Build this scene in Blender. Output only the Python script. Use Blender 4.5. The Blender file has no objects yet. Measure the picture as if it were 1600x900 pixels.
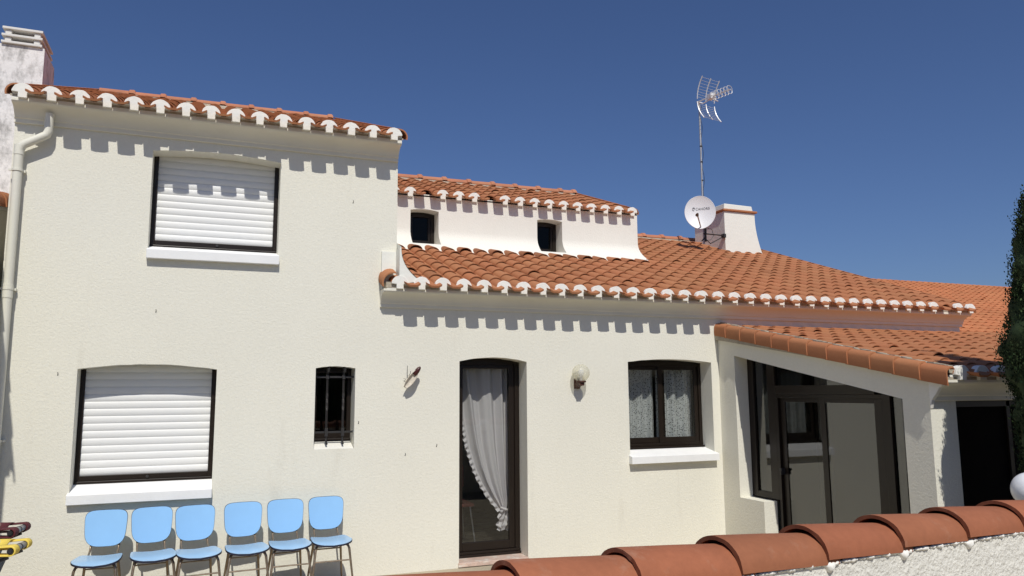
import bpy, bmesh, math, random
from mathutils import Vector, Matrix
from mathutils.geometry import tessellate_polygon
R = math.radians
rnd = random.Random(7)
sc = bpy.context.scene
col = sc.collection

# ------------------------------------------------------------------ camera, sky, sun, exposure
cam = bpy.data.cameras.new('camera')
cam.sensor_width = 36; cam.lens = 36 * 1198 / 1600
cam.clip_start = 0.05; cam.clip_end = 2000
co = bpy.data.objects.new('camera', cam); col.objects.link(co)
yaw, pitch, roll = R(21.48), R(7.61), R(-0.35)
fw = Vector((math.sin(yaw) * math.cos(pitch), math.cos(yaw) * math.cos(pitch), math.sin(pitch)))
rt = Vector((math.cos(yaw), -math.sin(yaw), 0)); up = rt.cross(fw)
rt2 = rt * math.cos(roll) + up * math.sin(roll); up2 = up * math.cos(roll) - rt * math.sin(roll)
co.matrix_world = Matrix(((rt2.x, up2.x, -fw.x, 0), (rt2.y, up2.y, -fw.y, -7.8), (rt2.z, up2.z, -fw.z, 1.8), (0, 0, 0, 1)))
sc.camera = co

SUN = Vector((-0.16, -1.0, 1.25)).normalized()
elev = math.asin(SUN.z)
w = bpy.data.worlds.new('World'); sc.world = w; w.use_nodes = True
nt = w.node_tree; bg = nt.nodes['Background']
sky = nt.nodes.new('ShaderNodeTexSky'); sky.sky_type = 'NISHITA'; sky.sun_disc = False
sky.sun_elevation = elev; sky.sun_rotation = math.pi + math.atan(0.16)
sky.air_density = 1.0; sky.dust_density = 1.0; sky.ozone_density = 5.0; sky.altitude = 0
tint = nt.nodes.new('ShaderNodeMix'); tint.data_type = 'RGBA'; tint.blend_type = 'MULTIPLY'; tint.inputs[0].default_value = 1
tint.inputs[7].default_value = (0.88, 0.97, 1.24, 1)
nt.links.new(sky.outputs[0], tint.inputs[6]); nt.links.new(tint.outputs[2], bg.inputs[0]); bg.inputs[1].default_value = 0.062
sl = bpy.data.lights.new('sun', 'SUN'); sl.energy = 3.75; sl.angle = R(0.53); sl.color = (1.0, 0.965, 0.885)
so = bpy.data.objects.new('sun', sl); col.objects.link(so)
so.rotation_mode = 'QUATERNION'; so.rotation_quaternion = SUN.to_track_quat('Z', 'Y'); so.location = (-2, -12, 14)
vs = sc.view_settings
vs.view_transform = 'Standard'; vs.look = 'None'; vs.exposure = -0.05; vs.gamma = 1; vs.use_curve_mapping = False
sc.cycles.max_bounces = 8; sc.cycles.transparent_max_bounces = 16
sc.cycles.caustics_reflective = False; sc.cycles.caustics_refractive = False

# ------------------------------------------------------------------ materials
def mat(name, base, rough=0.8, metal=0.0, bump=None, var=None, spec=0.5, tone=False, grime=None):
    """bump = list of (scale, strength, distance); var = (scale, amount); grime = (colour, scale, threshold)"""
    m = bpy.data.materials.new(name); m.use_nodes = True
    n = m.node_tree.nodes; l = m.node_tree.links; b = n['Principled BSDF']
    b.inputs['Roughness'].default_value = rough; b.inputs['Metallic'].default_value = metal
    b.inputs['Specular IOR Level'].default_value = spec
    tc = n.new('ShaderNodeTexCoord')
    cur = n.new('ShaderNodeRGB'); cur.outputs[0].default_value = (*base, 1); out = cur.outputs[0]
    def mix(a, bb, fac, mode='MIX'):
        x = n.new('ShaderNodeMix'); x.data_type = 'RGBA'; x.blend_type = mode
        l.new(a, x.inputs[6])
        if isinstance(bb, tuple): x.inputs[7].default_value = bb
        else: l.new(bb, x.inputs[7])
        if isinstance(fac, float): x.inputs[0].default_value = fac
        else: l.new(fac, x.inputs[0])
        return x.outputs[2]
    if tone:
        at = n.new('ShaderNodeAttribute'); at.attribute_name = 'tone'
        out = mix(out, at.outputs['Color'], 1.0, 'MULTIPLY')
    if var:
        for k, (s, a) in enumerate(var if isinstance(var, list) else [var]):
            nz = n.new('ShaderNodeTexNoise'); nz.inputs['Scale'].default_value = s; nz.inputs['Detail'].default_value = 6
            nz.inputs['Roughness'].default_value = 0.6
            l.new(tc.outputs['Object'], nz.inputs['Vector'])
            mr = n.new('ShaderNodeMapRange'); mr.inputs[1].default_value = 0.25; mr.inputs[2].default_value = 0.75
            mr.inputs[3].default_value = 1 - a; mr.inputs[4].default_value = 1 + a
            l.new(nz.outputs[0], mr.inputs[0])
            cb = n.new('ShaderNodeCombineColor')
            for i in range(3): l.new(mr.outputs[0], cb.inputs[i])
            out = mix(out, cb.outputs[0], 1.0, 'MULTIPLY')
    if grime:
        gc, gs, t0, t1, stretch = grime
        mp = n.new('ShaderNodeMapping'); mp.inputs['Scale'].default_value = stretch
        l.new(tc.outputs['Object'], mp.inputs['Vector'])
        nz = n.new('ShaderNodeTexNoise'); nz.inputs['Scale'].default_value = gs; nz.inputs['Detail'].default_value = 8
        nz.inputs['Roughness'].default_value = 0.7
        l.new(mp.outputs[0], nz.inputs['Vector'])
        mr = n.new('ShaderNodeMapRange'); mr.inputs[1].default_value = t0; mr.inputs[2].default_value = t1
        l.new(nz.outputs[0], mr.inputs[0])
        out = mix(out, (*gc, 1), mr.outputs[0])
    l.new(out, b.inputs['Base Color'])
    if bump:
        prev = None
        for s, st, d in bump:
            nz = n.new('ShaderNodeTexNoise'); nz.inputs['Scale'].default_value = s; nz.inputs['Detail'].default_value = 4
            nz.inputs['Roughness'].default_value = 0.55
            l.new(tc.outputs['Object'], nz.inputs['Vector'])
            bp = n.new('ShaderNodeBump'); bp.inputs['Strength'].default_value = st; bp.inputs['Distance'].default_value = d
            l.new(nz.outputs[0], bp.inputs['Height'])
            if prev: l.new(prev, bp.inputs['Normal'])
            prev = bp.outputs[0]
        l.new(prev, b.inputs['Normal'])
    return m

STUCCO_BUMP = [(48, 0.5, 0.007), (120, 0.5, 0.004)]
M = {}
M['stucco'] = mat('cream_stucco', (0.77, 0.747, 0.648), 0.92, bump=STUCCO_BUMP, var=[(0.7, 0.035), (30, 0.03)], spec=0.2,
                  grime=((0.56, 0.52, 0.43), 2.6, 0.58, 1.05, (1.0, 1.0, 0.16)))
M['stucco_white'] = mat('pale_stucco', (0.79, 0.77, 0.70), 0.92, bump=STUCCO_BUMP, var=[(1.0, 0.03), (30, 0.02)], spec=0.2)
M['limewash'] = mat('smooth_white_render', (0.80, 0.80, 0.735), 0.85, bump=[(18, 0.3, 0.01)], var=(3, 0.03), spec=0.2)
M['cornice'] = mat('painted_plaster', (0.76, 0.73, 0.63), 0.75, bump=[(8, 0.15, 0.01)], var=[(2.0, 0.05)], spec=0.3)
M['mortar_w'] = mat('white_painted_mortar', (0.83, 0.81, 0.75), 0.85, bump=[(40, 0.4, 0.008)], var=(9, 0.05), spec=0.2,
                    grime=((0.45, 0.42, 0.36), 14, 0.66, 0.8, (1, 1, 1)))
M['mortar_l'] = mat('pale_ridge_mortar', (0.55, 0.46, 0.36), 0.95, bump=[(50, .7, .01)], var=(12, .2), spec=.1)
M['tile_r'] = mat('pale_ridge_tile', (0.47, 0.20, 0.115), 0.85, bump=[(120, 0.2, 0.003)], var=[(4, 0.12), (45, 0.08)], spec=0.2, tone=True)
M['mortar'] = mat('grey_mortar', (0.42, 0.37, 0.29), 0.95, bump=[(60, 0.8, 0.01)], var=(20, 0.2), spec=0.1)
M['tile'] = mat('terracotta_tile', (0.415, 0.173, 0.082), 0.82, bump=[(120, 0.2, 0.003)], var=[(1.3, 0.06), (45, 0.05)], spec=0.2, tone=True,
                grime=((0.24, 0.12, 0.075), 9, 0.66, 0.85, (1, 1, 1)))
M['tile_b'] = mat('coping_terracotta', (0.34, 0.122, 0.060), 0.78, bump=[(90, 0.25, 0.003), (7, .1, .01)], var=[(4, 0.14), (35, 0.08)], spec=0.3, tone=True,
                  grime=((0.42, 0.24, 0.16), 5, 0.56, 0.85, (1, 1, 1)))
M['tile_far'] = mat('orange_tile', (0.52, 0.20, 0.090), 0.85, var=[(1.2, 0.12), (20, .10)], spec=0.2, tone=True)
M['frame'] = mat('dark_brown_aluminium', (0.016, 0.011, 0.008), 0.35, metal=0.0, spec=0.3, var=(5, .1))
M['iron'] = mat('wrought_iron', (0.05, 0.047, 0.045), 0.5, metal=0.5, bump=[(60, .2, .003)])
M['shutter'] = mat('white_shutter_plastic', (0.75, 0.75, 0.735), 0.5, spec=0.3, var=[(1.5, .02)],
                   grime=((0.62, 0.55, 0.42), 3.2, 0.72, 0.95, (1, 1, 4)))
M['sill'] = mat('white_sill_paint', (0.83, 0.83, 0.82), 0.8, bump=[(50, .25, .005)], var=(6, .04), spec=0.2)
M['pvc'] = mat('cream_downpipe_plastic', (0.74, 0.72, 0.62), 0.45, var=(2, .03), spec=.4)
M['marble'] = mat('pink_marble', (0.62, 0.46, 0.38), 0.35, var=[(9, 0.22), (40, .1)], grime=((0.75, 0.68, 0.6), 6, 0.5, 0.62, (1, 1, 4)))
M['ground'] = mat('pale_terrace_concrete', (0.40, 0.345, 0.25), 0.9, bump=[(30, .3, .01)], var=[(0.8, .1), (15, .08)])
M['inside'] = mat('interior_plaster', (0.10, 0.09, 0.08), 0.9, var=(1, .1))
M['inside_floor'] = mat('interior_floor', (0.30, 0.27, 0.23), 0.25, var=[(3, .2)], grime=((0.16, .13, .11), 3, .5, .6, (1, 3, 1)))
M['formica'] = mat('blue_formica', (0.30, 0.55, 0.855), 0.2, var=[(4, .03)], spec=0.5)
M['formica_seat'] = mat('worn_blue_formica_sheen', (0.33, 0.51, 0.71), 0.25, var=[(4, .05)], spec=0.5,  # base paled to paint in grazing sheen; the grime is the wear
                        grime=((0.50, 0.45, 0.36), 5.0, 0.60, 0.75, (1, 1, 1)))
M['edge'] = mat('dark_edge_band', (0.015, 0.015, 0.035), 0.5)
M['tube'] = mat('tarnished_steel_tube', (0.30, 0.235, 0.17), 0.38, metal=0.75, var=[(25, .3)], grime=((0.16, 0.06, 0.03), 22, .56, .7, (1, 1, 1)))
M['tube_grey'] = mat('grey_tube', (0.24, 0.24, 0.25), 0.35, metal=0.3)
M['black'] = mat('black_plastic', (0.02, 0.02, 0.022), 0.5)
M['yellow'] = mat('yellow_canvas', (0.80, 0.60, 0.10), 0.8, bump=[(40, .3, .004)], var=(8, .06))
M['maroon'] = mat('dark_red_canvas', (0.09, 0.012, 0.018), 0.8, bump=[(40, .3, .004)], var=(8, .1))
M['slate'] = mat('slate_blue_canvas', (0.09, 0.11, 0.13), 0.8, var=(8, .1))
M['white_plastic'] = mat('white_plastic', (0.82, 0.82, 0.84), 0.4)
M['brown'] = mat('brown_lamp_plastic', (0.075, 0.030, 0.018), 0.45)
M['dish'] = mat('white_enamel', (0.74, 0.74, 0.75), 0.4, spec=.4, var=(3, .03))
M['galv'] = mat('galvanised_steel', (0.48, 0.48, 0.48), 0.45, metal=0.6, var=(20, .15))
M['alu'] = mat('aluminium_antenna', (0.72, 0.72, 0.72), 0.4, metal=0.3)
M['print'] = mat('grey_print', (0.09, 0.09, 0.11), 0.6)
M['soot'] = mat('weathered_white_render', (0.80, 0.77, 0.75), 0.9, bump=[(20, .5, .015)], var=[(2, .06)], spec=.2,
                grime=((0.38, 0.365, 0.35), 9.0, 0.47, 0.68, (1, 1, 0.5)))
M['cap'] = mat('concrete_cap', (0.72, 0.70, 0.66), 0.85, var=[(8, .08)])
M['rough_wall'] = mat('roughcast', (0.75, 0.73, 0.66), 0.95, bump=[(40, .8, .014), (90, .6, .008)], var=[(5, .05), (40, .05)], spec=.15)
M['cypress'] = mat('cypress_foliage', (0.029, 0.048, 0.018), 0.85, var=[(2.5, .25), (25, .3)], tone=True, spec=.25)
M['bark'] = mat('bark', (0.12, 0.08, 0.05), .95, bump=[(30, .8, .02)])
M['added_hedge'] = mat('added_hedge_foliage', (0.045, 0.07, 0.025), 0.9, bump=[(12, 1, .08)], var=[(4, .5), (20, .4)])
M['shell'] = mat('ivory_shell', (0.62, 0.56, 0.46), 0.4, var=[(40, .2)])
M['darkred'] = mat('dark_red_enamel', (0.06, 0.012, 0.010), .4)
M['shade_red'] = mat('red_vinyl', (0.22, 0.04, 0.035), .6)

def glass(name, ior, tint, rough=0.0):
    m = bpy.data.materials.new(name); m.use_nodes = True
    n = m.node_tree.nodes; l = m.node_tree.links; n.remove(n['Principled BSDF'])
    o = n['Material Output']; t = n.new('ShaderNodeBsdfTransparent'); t.inputs[0].default_value = (*tint, 1)
    g = n.new('ShaderNodeBsdfGlossy'); g.inputs['Roughness'].default_value = rough
    f = n.new('ShaderNodeFresnel'); ge = n.new('ShaderNodeNewGeometry'); mr = n.new('ShaderNodeMapRange')
    mr.inputs[3].default_value = ior; mr.inputs[4].default_value = 1 / ior
    l.new(ge.outputs['Backfacing'], mr.inputs[0]); l.new(mr.outputs[0], f.inputs[0])
    mx = n.new('ShaderNodeMixShader'); l.new(f.outputs[0], mx.inputs[0]); l.new(t.outputs[0], mx.inputs[1]); l.new(g.outputs[0], mx.inputs[2])
    l.new(mx.outputs[0], o.inputs[0]); m.use_transparent_shadow = True; return m
M['glass'] = glass('window_glass', 1.55, (0.93, 0.94, 0.93))
M['glass_dark'] = glass('attic_glass', 1.25, (0.5, 0.5, 0.42))
M['glass_sun'] = glass('tinted_sliding_glass', 2.0, (0.45, 0.46, 0.45))
M['glass_lamp'] = None

def sheer(name, colr, alpha, lace=False):
    m = bpy.data.materials.new(name); m.use_nodes = True
    n = m.node_tree.nodes; l = m.node_tree.links; b = n['Principled BSDF']
    b.inputs['Base Color'].default_value = (*colr, 1); b.inputs['Roughness'].default_value = 0.9
    o = n['Material Output']
    tr = n.new('ShaderNodeBsdfTranslucent'); tr.inputs[0].default_value = (*colr, 1)
    m1 = n.new('ShaderNodeMixShader'); m1.inputs[0].default_value = 0.25
    l.new(b.outputs[0], m1.inputs[1]); l.new(tr.outputs[0], m1.inputs[2])
    tp = n.new('ShaderNodeBsdfTransparent'); m2 = n.new('ShaderNodeMixShader')
    l.new(tp.outputs[0], m2.inputs[1]); l.new(m1.outputs[0], m2.inputs[2]); l.new(m2.outputs[0], o.inputs[0])
    if lace:
        at = n.new('ShaderNodeUVMap'); at.uv_map = 'UVMap'
        mp = n.new('ShaderNodeMapping'); mp.inputs['Scale'].default_value = (56, 56, 1); l.new(at.outputs[0], mp.inputs[0])
        v = n.new('ShaderNodeTexVoronoi'); v.inputs['Scale'].default_value = 1.0; v.inputs['Randomness'].default_value = 0.55
        l.new(mp.outputs[0], v.inputs['Vector'])
        mr = n.new('ShaderNodeMapRange'); mr.inputs[1].default_value = 0.28; mr.inputs[2].default_value = 0.42
        mr.inputs[3].default_value = alpha * 0.35; mr.inputs[4].default_value = alpha
        l.new(v.outputs['Distance'], mr.inputs[0]); l.new(mr.outputs[0], m2.inputs[0])
    else:
        m2.inputs[0].default_value = alpha
    return m
M['curtain'] = sheer('white_voile', (0.84, 0.80, 0.82), 0.86)
M['lace'] = sheer('white_lace', (0.82, 0.84, 0.84), 0.75, True)

# ------------------------------------------------------------------ mesh helpers
class MB:
    def __init__(s): s.v = []; s.f = []; s.t = []; s.uv = None
    def add(s, vs, fs, tone=(1, 1, 1)):
        o = len(s.v); s.v += [tuple(p) for p in vs]
        for f in fs: s.f.append([i + o for i in f]); s.t.append(tone)
        return s
    def box(s, a, b, tone=(1, 1, 1)):
        x0, y0, z0 = a; x1, y1, z1 = b
        s.add([(x0, y0, z0), (x1, y0, z0), (x1, y1, z0), (x0, y1, z0), (x0, y0, z1), (x1, y0, z1), (x1, y1, z1), (x0, y1, z1)],
              [(0, 3, 2, 1), (4, 5, 6, 7), (0, 1, 5, 4), (1, 2, 6, 5), (2, 3, 7, 6), (3, 0, 4, 7)], tone); return s
    def extr(s, prof, p0, p1, axes, closed=True, caps=True):
        """prof: list of 2D points in the axes plane, swept from p0 to p1 (values on the third axis)."""
        a, b = axes; c = 3 - a - b; n = len(prof); vs = []
        for p in (p0, p1):
            for q in prof:
                x = [0, 0, 0]; x[a] = q[0]; x[b] = q[1]; x[c] = p; vs.append(x)
        fs = [(i, (i + 1) % n, n + (i + 1) % n, n + i) for i in range(n if closed else n - 1)]
        if caps and closed:
            fs.append(tuple(range(n - 1, -1, -1))); fs.append(tuple(range(n, 2 * n)))
        s.add(vs, fs); return s
    def tube(s, pts, r, n=10, caps=True, closed=False):
        pts = [Vector(p) for p in pts]; rr = r if isinstance(r, (list, tuple)) else [r] * len(pts)
        vs = []; N = len(pts); prev = None
        for i, p in enumerate(pts):
            if closed: d = pts[(i + 1) % N] - pts[i - 1]
            else: d = pts[min(i + 1, N - 1)] - pts[max(i - 1, 0)]
            d.normalize()
            if prev is None:
                a = Vector((0, 0, 1)) if abs(d.z) < .9 else Vector((1, 0, 0)); u = d.cross(a).normalized()
            else: u = (prev - d * prev.dot(d)).normalized()
            prev = u; ww = d.cross(u)
            for k in range(n):
                t = 2 * math.pi * k / n; vs.append(p + (u * math.cos(t) + ww * math.sin(t)) * rr[i])
        fs = []
        for i in range(N if closed else N - 1):
            j = (i + 1) % N
            for k in range(n): fs.append((i * n + k, i * n + (k + 1) % n, j * n + (k + 1) % n, j * n + k))
        if caps and not closed: fs.append(tuple(range(n - 1, -1, -1))); fs.append(tuple((N - 1) * n + k for k in range(n)))
        s.add(vs, fs); return s
    def grid(s, f, nu, nv, tone=(1, 1, 1), uv=False):
        vs = [f(i / nu, j / nv) for j in range(nv + 1) for i in range(nu + 1)]
        fs = [(j * (nu + 1) + i, j * (nu + 1) + i + 1, (j + 1) * (nu + 1) + i + 1, (j + 1) * (nu + 1) + i) for j in range(nv) for i in range(nu)]
        s.add(vs, fs, tone); return s
    def lathe(s, prof, c, n=20, axis=2):
        vs = []
        for r, z in prof:
            for k in range(n):
                t = 2 * math.pi * k / n; p = [r * math.cos(t), r * math.sin(t), z]
                if axis == 1: p = [p[0], p[2], p[1]]
                if axis == 0: p = [p[2], p[0], p[1]]
                vs.append(Vector(p) + Vector(c))
        fs = [(i * n + k, i * n + (k + 1) % n, (i + 1) * n + (k + 1) % n, (i + 1) * n + k) for i in range(len(prof) - 1) for k in range(n)]
        s.add(vs, fs); return s
    def panel(s, loops, depth, axis, flip=1, cap_back=False):
        """loops[0] outline, others holes, points are 3D; front face plus side walls going 'depth' along axis."""
        fl = [p for lp in loops for p in lp]
        tris = tessellate_polygon([[Vector(p) for p in lp] for lp in loops])
        s.add(fl, [tuple(t) for t in tris])
        d = [0, 0, 0]; d[axis] = depth; d = Vector(d)
        for lp in loops:
            n = len(lp); vs = [Vector(p) for p in lp] + [Vector(p) + d for p in lp]
            s.add(vs, [(i, (i + 1) % n, n + (i + 1) % n, n + i) for i in range(n)])
        if cap_back: s.add([Vector(p) + d for p in fl], [tuple(t) for t in tris])
        return s
    def build(s, name, m, parent=None, smooth=False, bevel=0, solid=0, loc=(0, 0, 0), sub=0, weld=True, angle=35):
        me = bpy.data.meshes.new(name); me.from_pydata(s.v, [], s.f); me.update()
        if any(t != (1, 1, 1) for t in s.t) or (m and m.name in ('terracotta_tile', 'pale_ridge_tile', 'coping_terracotta', 'orange_tile', 'cypress_foliage')):
            a = me.color_attributes.new('tone', 'FLOAT_COLOR', 'CORNER')
            buf = []
            for p in me.polygons:
                t = s.t[p.index]
                for _ in range(p.loop_total): buf += [t[0], t[1], t[2], 1.0]
            a.data.foreach_set('color', buf)
        if m: me.materials.append(m)
        bm = bmesh.new(); bm.from_mesh(me)
        if weld: bmesh.ops.remove_doubles(bm, verts=bm.verts, dist=0.0002)
        bmesh.ops.recalc_face_normals(bm, faces=bm.faces)
        bm.to_mesh(me); bm.free()
        if smooth:
            me.polygons.foreach_set('use_smooth', [True] * len(me.polygons))
            try: me.set_sharp_from_angle(angle=R(angle))
            except Exception: pass
        o = bpy.data.objects.new(name, me); col.objects.link(o); o.location = loc
        if parent: o.parent = parent
        if solid:
            q = o.modifiers.new('solid', 'SOLIDIFY'); q.thickness = solid; q.offset = 0
        if bevel:
            q = o.modifiers.new('bevel', 'BEVEL'); q.width = bevel; q.segments = 2; q.limit_method = 'ANGLE'; q.angle_limit = R(40)
        if sub:
            q = o.modifiers.new('sub', 'SUBSURF'); q.levels = sub; q.render_levels = sub
        return o

def tag(o, label=None, cat=None, group=None, kind=None):
    if label: o['label'] = label
    if cat: o['category'] = cat
    if group: o['group'] = group
    if kind: o['kind'] = kind
    return o
def empty(name, loc, label, cat, group=None, rz=0):
    o = bpy.data.objects.new(name, None); col.objects.link(o); o.location = loc; o.rotation_euler.z = rz
    o.empty_display_size = .2
    return tag(o, label, cat, group)
def arch(x0, x1, zb0, zb1, zs, rise, y, n=14):
    """opening outline with segmental arch, counter-clockwise seen from -y"""
    pts = [(x0, y, zb0), (x1, y, zb1)]
    for i in range(n + 1):
        t = i / n; x = x1 + (x0 - x1) * t
        pts.append((x, y, zs + rise * (1 - (2 * t - 1) ** 2) + (rnd.uniform(-.002, .002) if 0 < i < n else 0)))
    return pts

# ------------------------------------------------------------------ ground
g = MB()
for x0, x1, y0, y1 in ((-400, 400, -400, 400),): g.add([(x0, y0, 0), (x1, y0, 0), (x1, y1, 0), (x0, y1, 0)], [(0, 1, 2, 3)])
tag(g.build('ground', M['ground']), kind='structure')

# ------------------------------------------------------------------ THE HOUSE
H = empty('house', (0, 0, 0), 'cream stuccoed two-storey house with terracotta roofs and shuttered windows behind the blue chairs', 'house')
XS = 5.766; REC = .22
# main facade
outline = [(-1.72, 0, -.02), (9.90, 0, -.02), (9.90, 0, 2.80), (1.774, 0, 2.80), (1.774, 0, 4.37), (-1.72, 0, 4.37)]
o_up = arch(-.585, .583, 3.125, 3.125, 4.080, .040, 0)
o_lo = arch(-1.092, .068, .925, .925, 2.014, .045, 0)
o_door = arch(2.466, 3.236, .045, .045, 2.110, .045, 0)
o_rw = arch(4.503, 5.655, 1.055, 1.055, 2.120, .035, 0)
o_sm = arch(.980, 1.370, 1.240, 1.240, 2.030, .020, 0)
fa = MB(); fa.panel([outline, o_up, o_lo, o_door, o_rw, o_sm], .30, 1)
fa.build('wall', M['stucco'], H, weld=True)
# side walls of the tall block (right side above the low roof, left side)
b = MB()
b.box((1.62, .30, 0), (1.774, 8.4, 4.40)); b.box((-1.72, .30, 0), (-1.58, 8.4, 4.40)); b.box((-1.72, 8.25, 0), (1.774, 8.4, 4.4))
for xx in (-1.72, 1.60):    # gables of the tall block
    b.add([(xx, 0.02, 4.38), (xx, 8.3, 4.38), (xx, 4.3, 6.02), (xx + .174, 0.02, 4.38), (xx + .174, 8.3, 4.38), (xx + .174, 4.3, 6.02)],
          [(0, 1, 2), (3, 5, 4), (0, 2, 5, 3), (1, 4, 5, 2), (0, 3, 4, 1)])
tag(b.build('side_wall', M['stucco'], H), 'plain side and rear walls of the tall block')

# flared white skirt where the tall block meets the low roof
sk = MB()
def fl(u, v):
    y = -.205 + u * 2.6; zr = 2.93 + .36 * (y + .25)
    t = v; x = 1.776 + .20 * (1 - t) ** 2.4; return (x, y, zr - .02 + .34 * t)
sk.grid(fl, 20, 10)
z0 = 2.93 + .36 * .045 - .03
prof = [(1.612, 2.84)] + [(1.776 + .20 * (1 - t / 8) ** 2.4, z0 + .32 * t / 8) for t in range(0, 9)] + [(1.612, z0 + .32)]
sk.extr(prof, -.035, -.002, (0, 2))
prof2 = [(1.76, z0 - .04)] + [(1.776 + .20 * (1 - t / 8) ** 2.4, z0 + .34 * t / 8) for t in range(0, 9)] + [(1.76, z0 + .34)]
sk.extr(prof2, -.205, -.036, (0, 2))
tag(sk.build('roof_skirt', M['limewash'], H, smooth=True), 'curved white render skirt beside the low roof')

# rear part of the house body under the main roof (keeps the roof closed)
b = MB()
b.box((1.80, 4.55, 0), (9.90, 4.8, 4.0)); b.box((1.80, 9.3, 0), (9.90, 9.5, 2.8))
b.add([(9.72, .02, 2.75), (9.72, 9.4, 2.75), (9.72, 4.75, 4.62), (9.90, .02, 2.75), (9.90, 9.4, 2.75), (9.90, 4.75, 4.62)],
      [(0, 1, 2), (3, 5, 4), (0, 2, 5, 3), (1, 4, 5, 2), (0, 3, 4, 1)])
b.box((9.72, .30, 0), (9.90, 9.5, 2.76))
tag(b.build('gable_wall', M['stucco'], H), 'right gable end of the low wing')
b = MB()
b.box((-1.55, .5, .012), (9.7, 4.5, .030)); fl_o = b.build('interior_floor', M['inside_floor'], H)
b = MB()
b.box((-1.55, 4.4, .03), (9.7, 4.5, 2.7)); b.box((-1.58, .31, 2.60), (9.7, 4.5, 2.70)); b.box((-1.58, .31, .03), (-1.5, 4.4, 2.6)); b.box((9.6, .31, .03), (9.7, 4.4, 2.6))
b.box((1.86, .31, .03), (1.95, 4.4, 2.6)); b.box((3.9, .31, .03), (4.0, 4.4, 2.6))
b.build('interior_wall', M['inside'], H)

# ---- cornices
CP = [(0.02, 0.0), (-.022, 0.0), (-.026, .004), (-.026, .036), (-.034, .042)]
for i in range(9):
    t = i / 8 * math.pi / 2; CP.append((-.165 + .125 * math.cos(t), .045 + .095 * math.sin(t) ** 1.25))
CP += [(-.178, .150), (-.182, .155), (-.182, .176), (0.02, .176)]
def cornice(x0, x1, z, y=0.0, lab=None):
    c = MB(); c.extr([(a + y, bb + z) for a, bb in CP], x0, x1, (1, 2))
    o = c.build('cornice', M['cornice'], H, smooth=True, angle=25)
    if lab: o['label'] = lab
cornice(-1.722, 1.772, 4.209, 0, 'coved cream cornice under the upper roof')
cornice(1.606, 9.93, 2.655, 0, 'coved cream cornice under the low roof')
cornice(5.768, 12.2, 1.690, -2.92, 'coved cream cornice over the dark sunroom doorway')

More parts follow.
